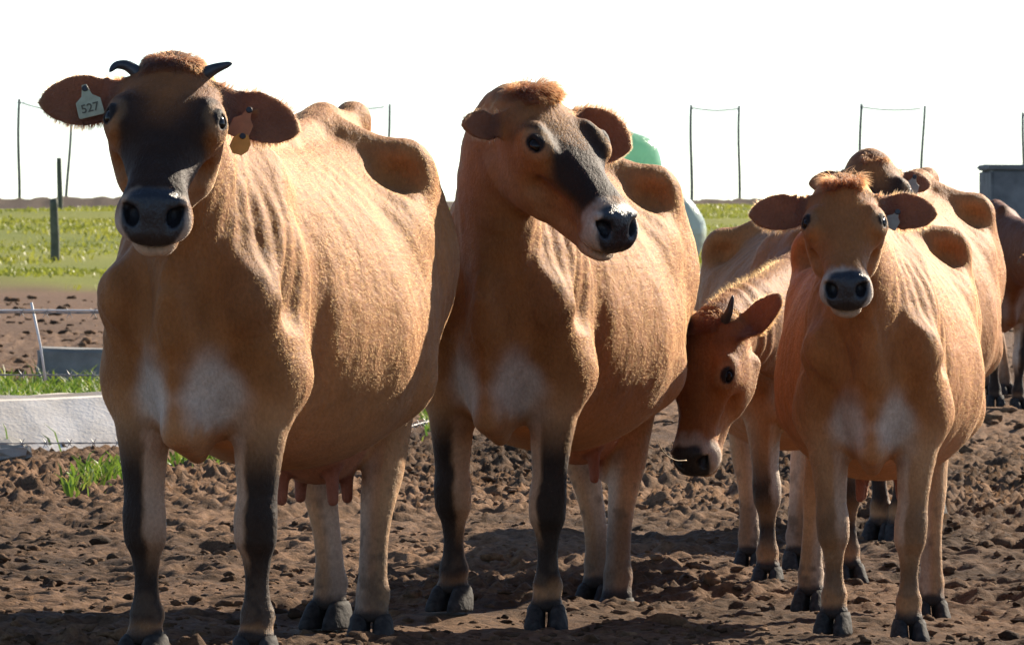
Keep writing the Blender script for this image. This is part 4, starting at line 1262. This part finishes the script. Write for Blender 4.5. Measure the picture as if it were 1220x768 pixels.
# three strand fence with barbed wire, running away to the right behind the herd
M_WIRE = plain('galvanised_wire', (.34, .33, .31), .55, metallic=.3)
M_TWINE = plain('white_fence_twine', (.72, .70, .66), .8)
M_POST_F = plain('fence_post_wood', (.13, .12, .10), .85, 12, .4, bump=.4)
M_ROD = plain('white_fence_rod', (.75, .75, .72), .5)
FA, FC, FB = np.array([-3.4, 25.6]), np.array([-.6, 26.8]), np.array([2.4, 50.0])
def fence_pt(t, z): 
    p = FA + (FC - FA) * t / .2 if t < .2 else FC + (FB - FC) * (t - .2) / .8
    return np.array([p[0], p[1], z])
froot = empty('wire_fence', (FA[0], FA[1], 0)); tag(froot, 'three strand barbed wire fence running behind the cows', 'fence')
org = np.array([FA[0], FA[1], 0])
for zi, (z, sag) in enumerate(((.64, .02), (.40, .025), (.13, .02))):
    ts = np.linspace(0, 1, 240)
    parts = []
    for ph in (0, math.pi):
        P = np.array([fence_pt(t, z - sag * math.sin(t * 3 * math.pi) ** 2) for t in ts]) - org
        tw = ts * 900 + ph
        P[:, 2] += .003 * np.sin(tw); P[:, 0] += .003 * np.cos(tw)
        parts.append(tube_np(P, .0021, 5, False))
    for t in np.arange(.002, 1, .0065):
        c = fence_pt(t, z - sag * math.sin(t * 3 * math.pi) ** 2) - org
        for sgn in (-1, 1):
            dv = np.array([sgn * .012, random.uniform(-.01, .01), .020])
            parts.append(tube_np([c - dv, c, c + dv], [.0006, .0028, .0006], 4, False))
    V, F = join_parts(parts)
    link('barbed_strand', mesh_list('barbed_strand', V, F), M_WIRE, froot)
P = np.array([fence_pt(t, .60 + .035 * abs(math.sin(t * 16))) for t in np.linspace(0, 1, 160)]) - org
v, f = tube_np(P, .0045, 5, False); link('twine', mesh_list('twine', v, f), M_TWINE, froot)
for t in (.11, .20, .47, .74, .99):
    b = fence_pt(t, 0); zz = gz(b[0], b[1])
    v, f = tube_np([(.035, 0, .36), (.015, 0, .5), (-.02, 0, .665)], [.0045, .0045, .005], 8)
    o = link('fence_dropper', mesh_list('fence_dropper', v, f), M_ROD, froot); o.location = b - org
    v, f = tube_np([(0, 0, zz - .2), (.004, 0, .3), (0, 0, .70)], [.032, .030, .028], 10)
    if t > .15: o = link('fence_post', mesh_list('fence_post', v, f), M_POST_F, froot); o.location = b - org

# posts beyond the bank
M_POST = plain('weathered_post', (.14, .14, .125), .8, 12, .4, bump=.4)
M_POST_G = plain('lichened_post', (.10, .105, .075), .85, 10, .4, bump=.5)
def post_mesh(h, r, lean=0, wob=.02, seg=10):
    n = 12; P = []
    for i in range(n):
        t = i / (n - 1); P.append((lean * t + wob * math.sin(t * 5 + lean * 40), wob * .5 * math.sin(t * 7), h * t))
    v, f = tube_np(P, [r * (1.05 - .2 * i / (n - 1)) for i in range(n)], seg)
    return mesh_list('post', v, f)
PD = 140.0
def far_xy(px, d=PD): return (px - PW / 2) / FPX * d
pairs = [((22, 118), (79, 128), 'far left of the skyline, behind the large cow\'s ear'), ((413, 122), (458, 124), 'above the rump of the leftmost cow'), ((823, 125), (880, 126), 'on the skyline right of the green bales'), ((1024, 124), (1097, 126), 'on the skyline above the hidden cow\'s head'), ((1219, 134), (1276, 130), 'at the right edge above the dark tank')]
for (xa, ya), (xb, yb), where in pairs:
    x0, x1 = far_xy(xa), far_xy(xb); zb = float(rise(np.array(PD))) - .1
    r = empty('fence_brace', (x0, PD, zb))
    tag(r, 'tall thin post pair with rail ' + where, 'fence posts', 'braced post pairs on the skyline')
    h0 = CAMH + (HORIZ - ya) / FPX * PD - zb; h1 = CAMH + (HORIZ - yb) / FPX * PD - zb
    link('post', post_mesh(h0, .036, random.uniform(-.04, .05)), M_POST, r)
    o = link('post', post_mesh(h1, .033, random.uniform(-.02, .16)), M_POST, r); o.location = (x1 - x0, 0, 0)
    tp = np.linspace(0, 1, 10); P = [(t * (x1 - x0), .0, h0 * (1 - t) + h1 * t - .06 - .05 * math.sin(t * 3.1)) for t in tp]
    v, f = tube_np(P, .019, 6); link('rail', mesh_list('rail', v, f), plain('pale_rail', (.45, .40, .33), .8) if 'pale_rail' not in bpy.data.materials else bpy.data.materials['pale_rail'], r)
for px, yt, yb, d, r_, mt, lab in ((65, 237, 305, 84, .058, M_POST_G, 'short stout grey post in the pasture at the left'), (71, 188, 246, 126, .055, M_POST_G, 'dark upright post just behind the short stout one'), (1092, 262, 246, 0, 0, None, None)):
    if not mt: continue
    x = (px - PW / 2) / FPX * d; z0 = gz(x, d)
    h = CAMH + (HORIZ - yt) / FPX * d - z0
    o = link('wooden_post', post_mesh(h + .1, r_, .0, .008, 12), mt, None, (x, d, z0 - .1)); tag(o, lab, 'post')
P = [(far_xy(px, PD), PD, CAMH + (HORIZ - 121 - 2.0 * math.sin((px + 200) / 260.0) ** 2) / FPX * PD) for px in np.linspace(-200, 1420, 80)]
v, f = tube_np(P, .0045, 5, False); o = link('fence_wire', mesh_list('fence_wire', v, f), M_WIRE); tag(o, 'thin pale wire strung along the tall skyline posts', 'wire')

# wrapped bales
def wrap_material(name, col, trans):
    m, n, l, p = new_mat(name)
    tc = n.new('ShaderNodeTexCoord')
    w = n.new('ShaderNodeTexNoise'); w.inputs['Scale'].default_value = 7; w.inputs['Detail'].default_value = 5; w.inputs['Distortion'].default_value = 1.2
    l.new(tc.outputs['Object'], w.inputs['Vector'])
    bp = n.new('ShaderNodeBump'); bp.inputs['Strength'].default_value = .6; bp.inputs['Distance'].default_value = .03
    l.new(w.outputs['Fac'], bp.inputs['Height']); l.new(bp.outputs['Normal'], p.inputs['Normal'])
    p.inputs['Base Color'].default_value = (*col, 1); p.inputs['Roughness'].default_value = .22; p.inputs['Specular IOR Level'].default_value = .6
    tr = n.new('ShaderNodeBsdfTranslucent'); tr.inputs['Color'].default_value = (*col, 1)
    ms = n.new('ShaderNodeMixShader'); ms.inputs[0].default_value = trans
    l.new(p.outputs[0], ms.inputs[1]); l.new(tr.outputs[0], ms.inputs[2]); l.new(ms.outputs[0], n['Material Output'].inputs['Surface'])
    return m
M_WRAP = wrap_material('green_bale_wrap', (.46, .74, .54), .6); M_WRAP_P = wrap_material('pale_bale_wrap', (.58, .66, .55), .2)
def bale_mesh(R_, L_):
    """round bale lying on its side, axis along y, puckered wrap"""
    V, F = [], []
    nx, na = 12, 30
    prof = [(-.56, .05), (-.55, .45), (-.51, .75), (-.45, .92), (-.37, 1.0), (-.2, 1.02), (0, 1.02), (.2, 1.02), (.37, 1.0), (.45, .92), (.51, .75), (.55, .45), (.56, .05)]
    for a, rr in prof:
        for i in range(na):
            t = 2 * math.pi * i / na
            k = rr * R_ * (1 + .018 * math.sin(5 * t + a * 9) + random.uniform(-.008, .008))
            V.append((k * math.cos(t), a * L_ + random.uniform(-.008, .008), k * math.sin(t) * (.95 if math.sin(t) < 0 else 1)))
    for r in range(len(prof) - 1):
        for i in range(na):
            j = (i + 1) % na; F.append((r * na + i, r * na + j, (r + 1) * na + j, (r + 1) * na + i))
    F.append(tuple(range(na))); F.append(tuple((len(prof) - 1) * na + i for i in range(na))[::-1])
    return mesh_list('wrapped_bale', V, F)
bd = 76.0; bz = gz(1.7, bd)
for px, cz, R_, dd, mt, lab in ((728, 1.22, .42, 0, M_WRAP, 'green plastic wrapped round bale topmost of the stack behind the middle cow'), (776, .50, .50, -.1, M_WRAP_P, 'pale wrapped round bale at the bottom of the stack beside the middle cow\'s rump'), (690, .48, .48, .1, M_WRAP, 'green wrapped round bale at the bottom of the stack, hidden behind the middle cow')):
    o = link('wrapped_bale', bale_mesh(R_, 1.15), mt, None, ((px - PW / 2) / FPX * bd, bd + dd, bz + cz)); o.rotation_euler = (.12, random.uniform(0, 6), .4)
    tag(o, lab, 'bale', 'silage bales stacked behind the herd')

# concrete tank at the right edge
td = 62.0; tx = (1181 - PW / 2) / FPX * td; tz = gz(tx, td)
tr = empty('water_tank', (tx + 1.2, td + .8, tz)); tag(tr, 'dark weathered concrete tank beyond the dark brown cow at the right edge', 'tank')
ht = CAMH + (HORIZ - 196) / FPX * td - tz
link('tank_wall', box_mesh('tank_wall', 2.4, 1.6, ht - .05, .02, .006, 4), M_TANK, tr)
o = link('rim', box_mesh('rim', 2.44, 1.64, .05, .012, .004, 3), M_TANK, tr); o.location = (0, 0, ht - .048)
o = link('lid', box_mesh('lid', 1.7, 1.2, .035, .008, .006, 3), plain('rusty_sheet', (.30, .19, .13), .7, 6, .4), tr); o.location = (.22, 0, ht + .003); o.rotation_euler = (0, -.012, .05)

# a stalk hanging from the mouth of the cow that lowers its head
P = [to_world(*q) for q in ((818, 548, 17.72), (806, 549, 17.68), (795, 543, 17.64), (786, 532, 17.62), (782, 520, 17.62))]
t = np.linspace(0, 4, 20); Q = np.stack([np.interp(t, range(5), np.array(P)[:, k]) for k in range(3)], 1)
for _ in range(4): Q[1:-1] = (Q[:-2] + 2 * Q[1:-1] + Q[2:]) / 4
v, f = tube_np(Q - Q[0], np.linspace(.0014, .0007, 20), 6)
tag(link('hay_stalk', mesh_list('hay_stalk', v, f), plain('dry_hay', (.55, .40, .22), .7), None, Q[0]), 'thin dry stalk curling from the mouth of the lowered head', 'hay stalk')
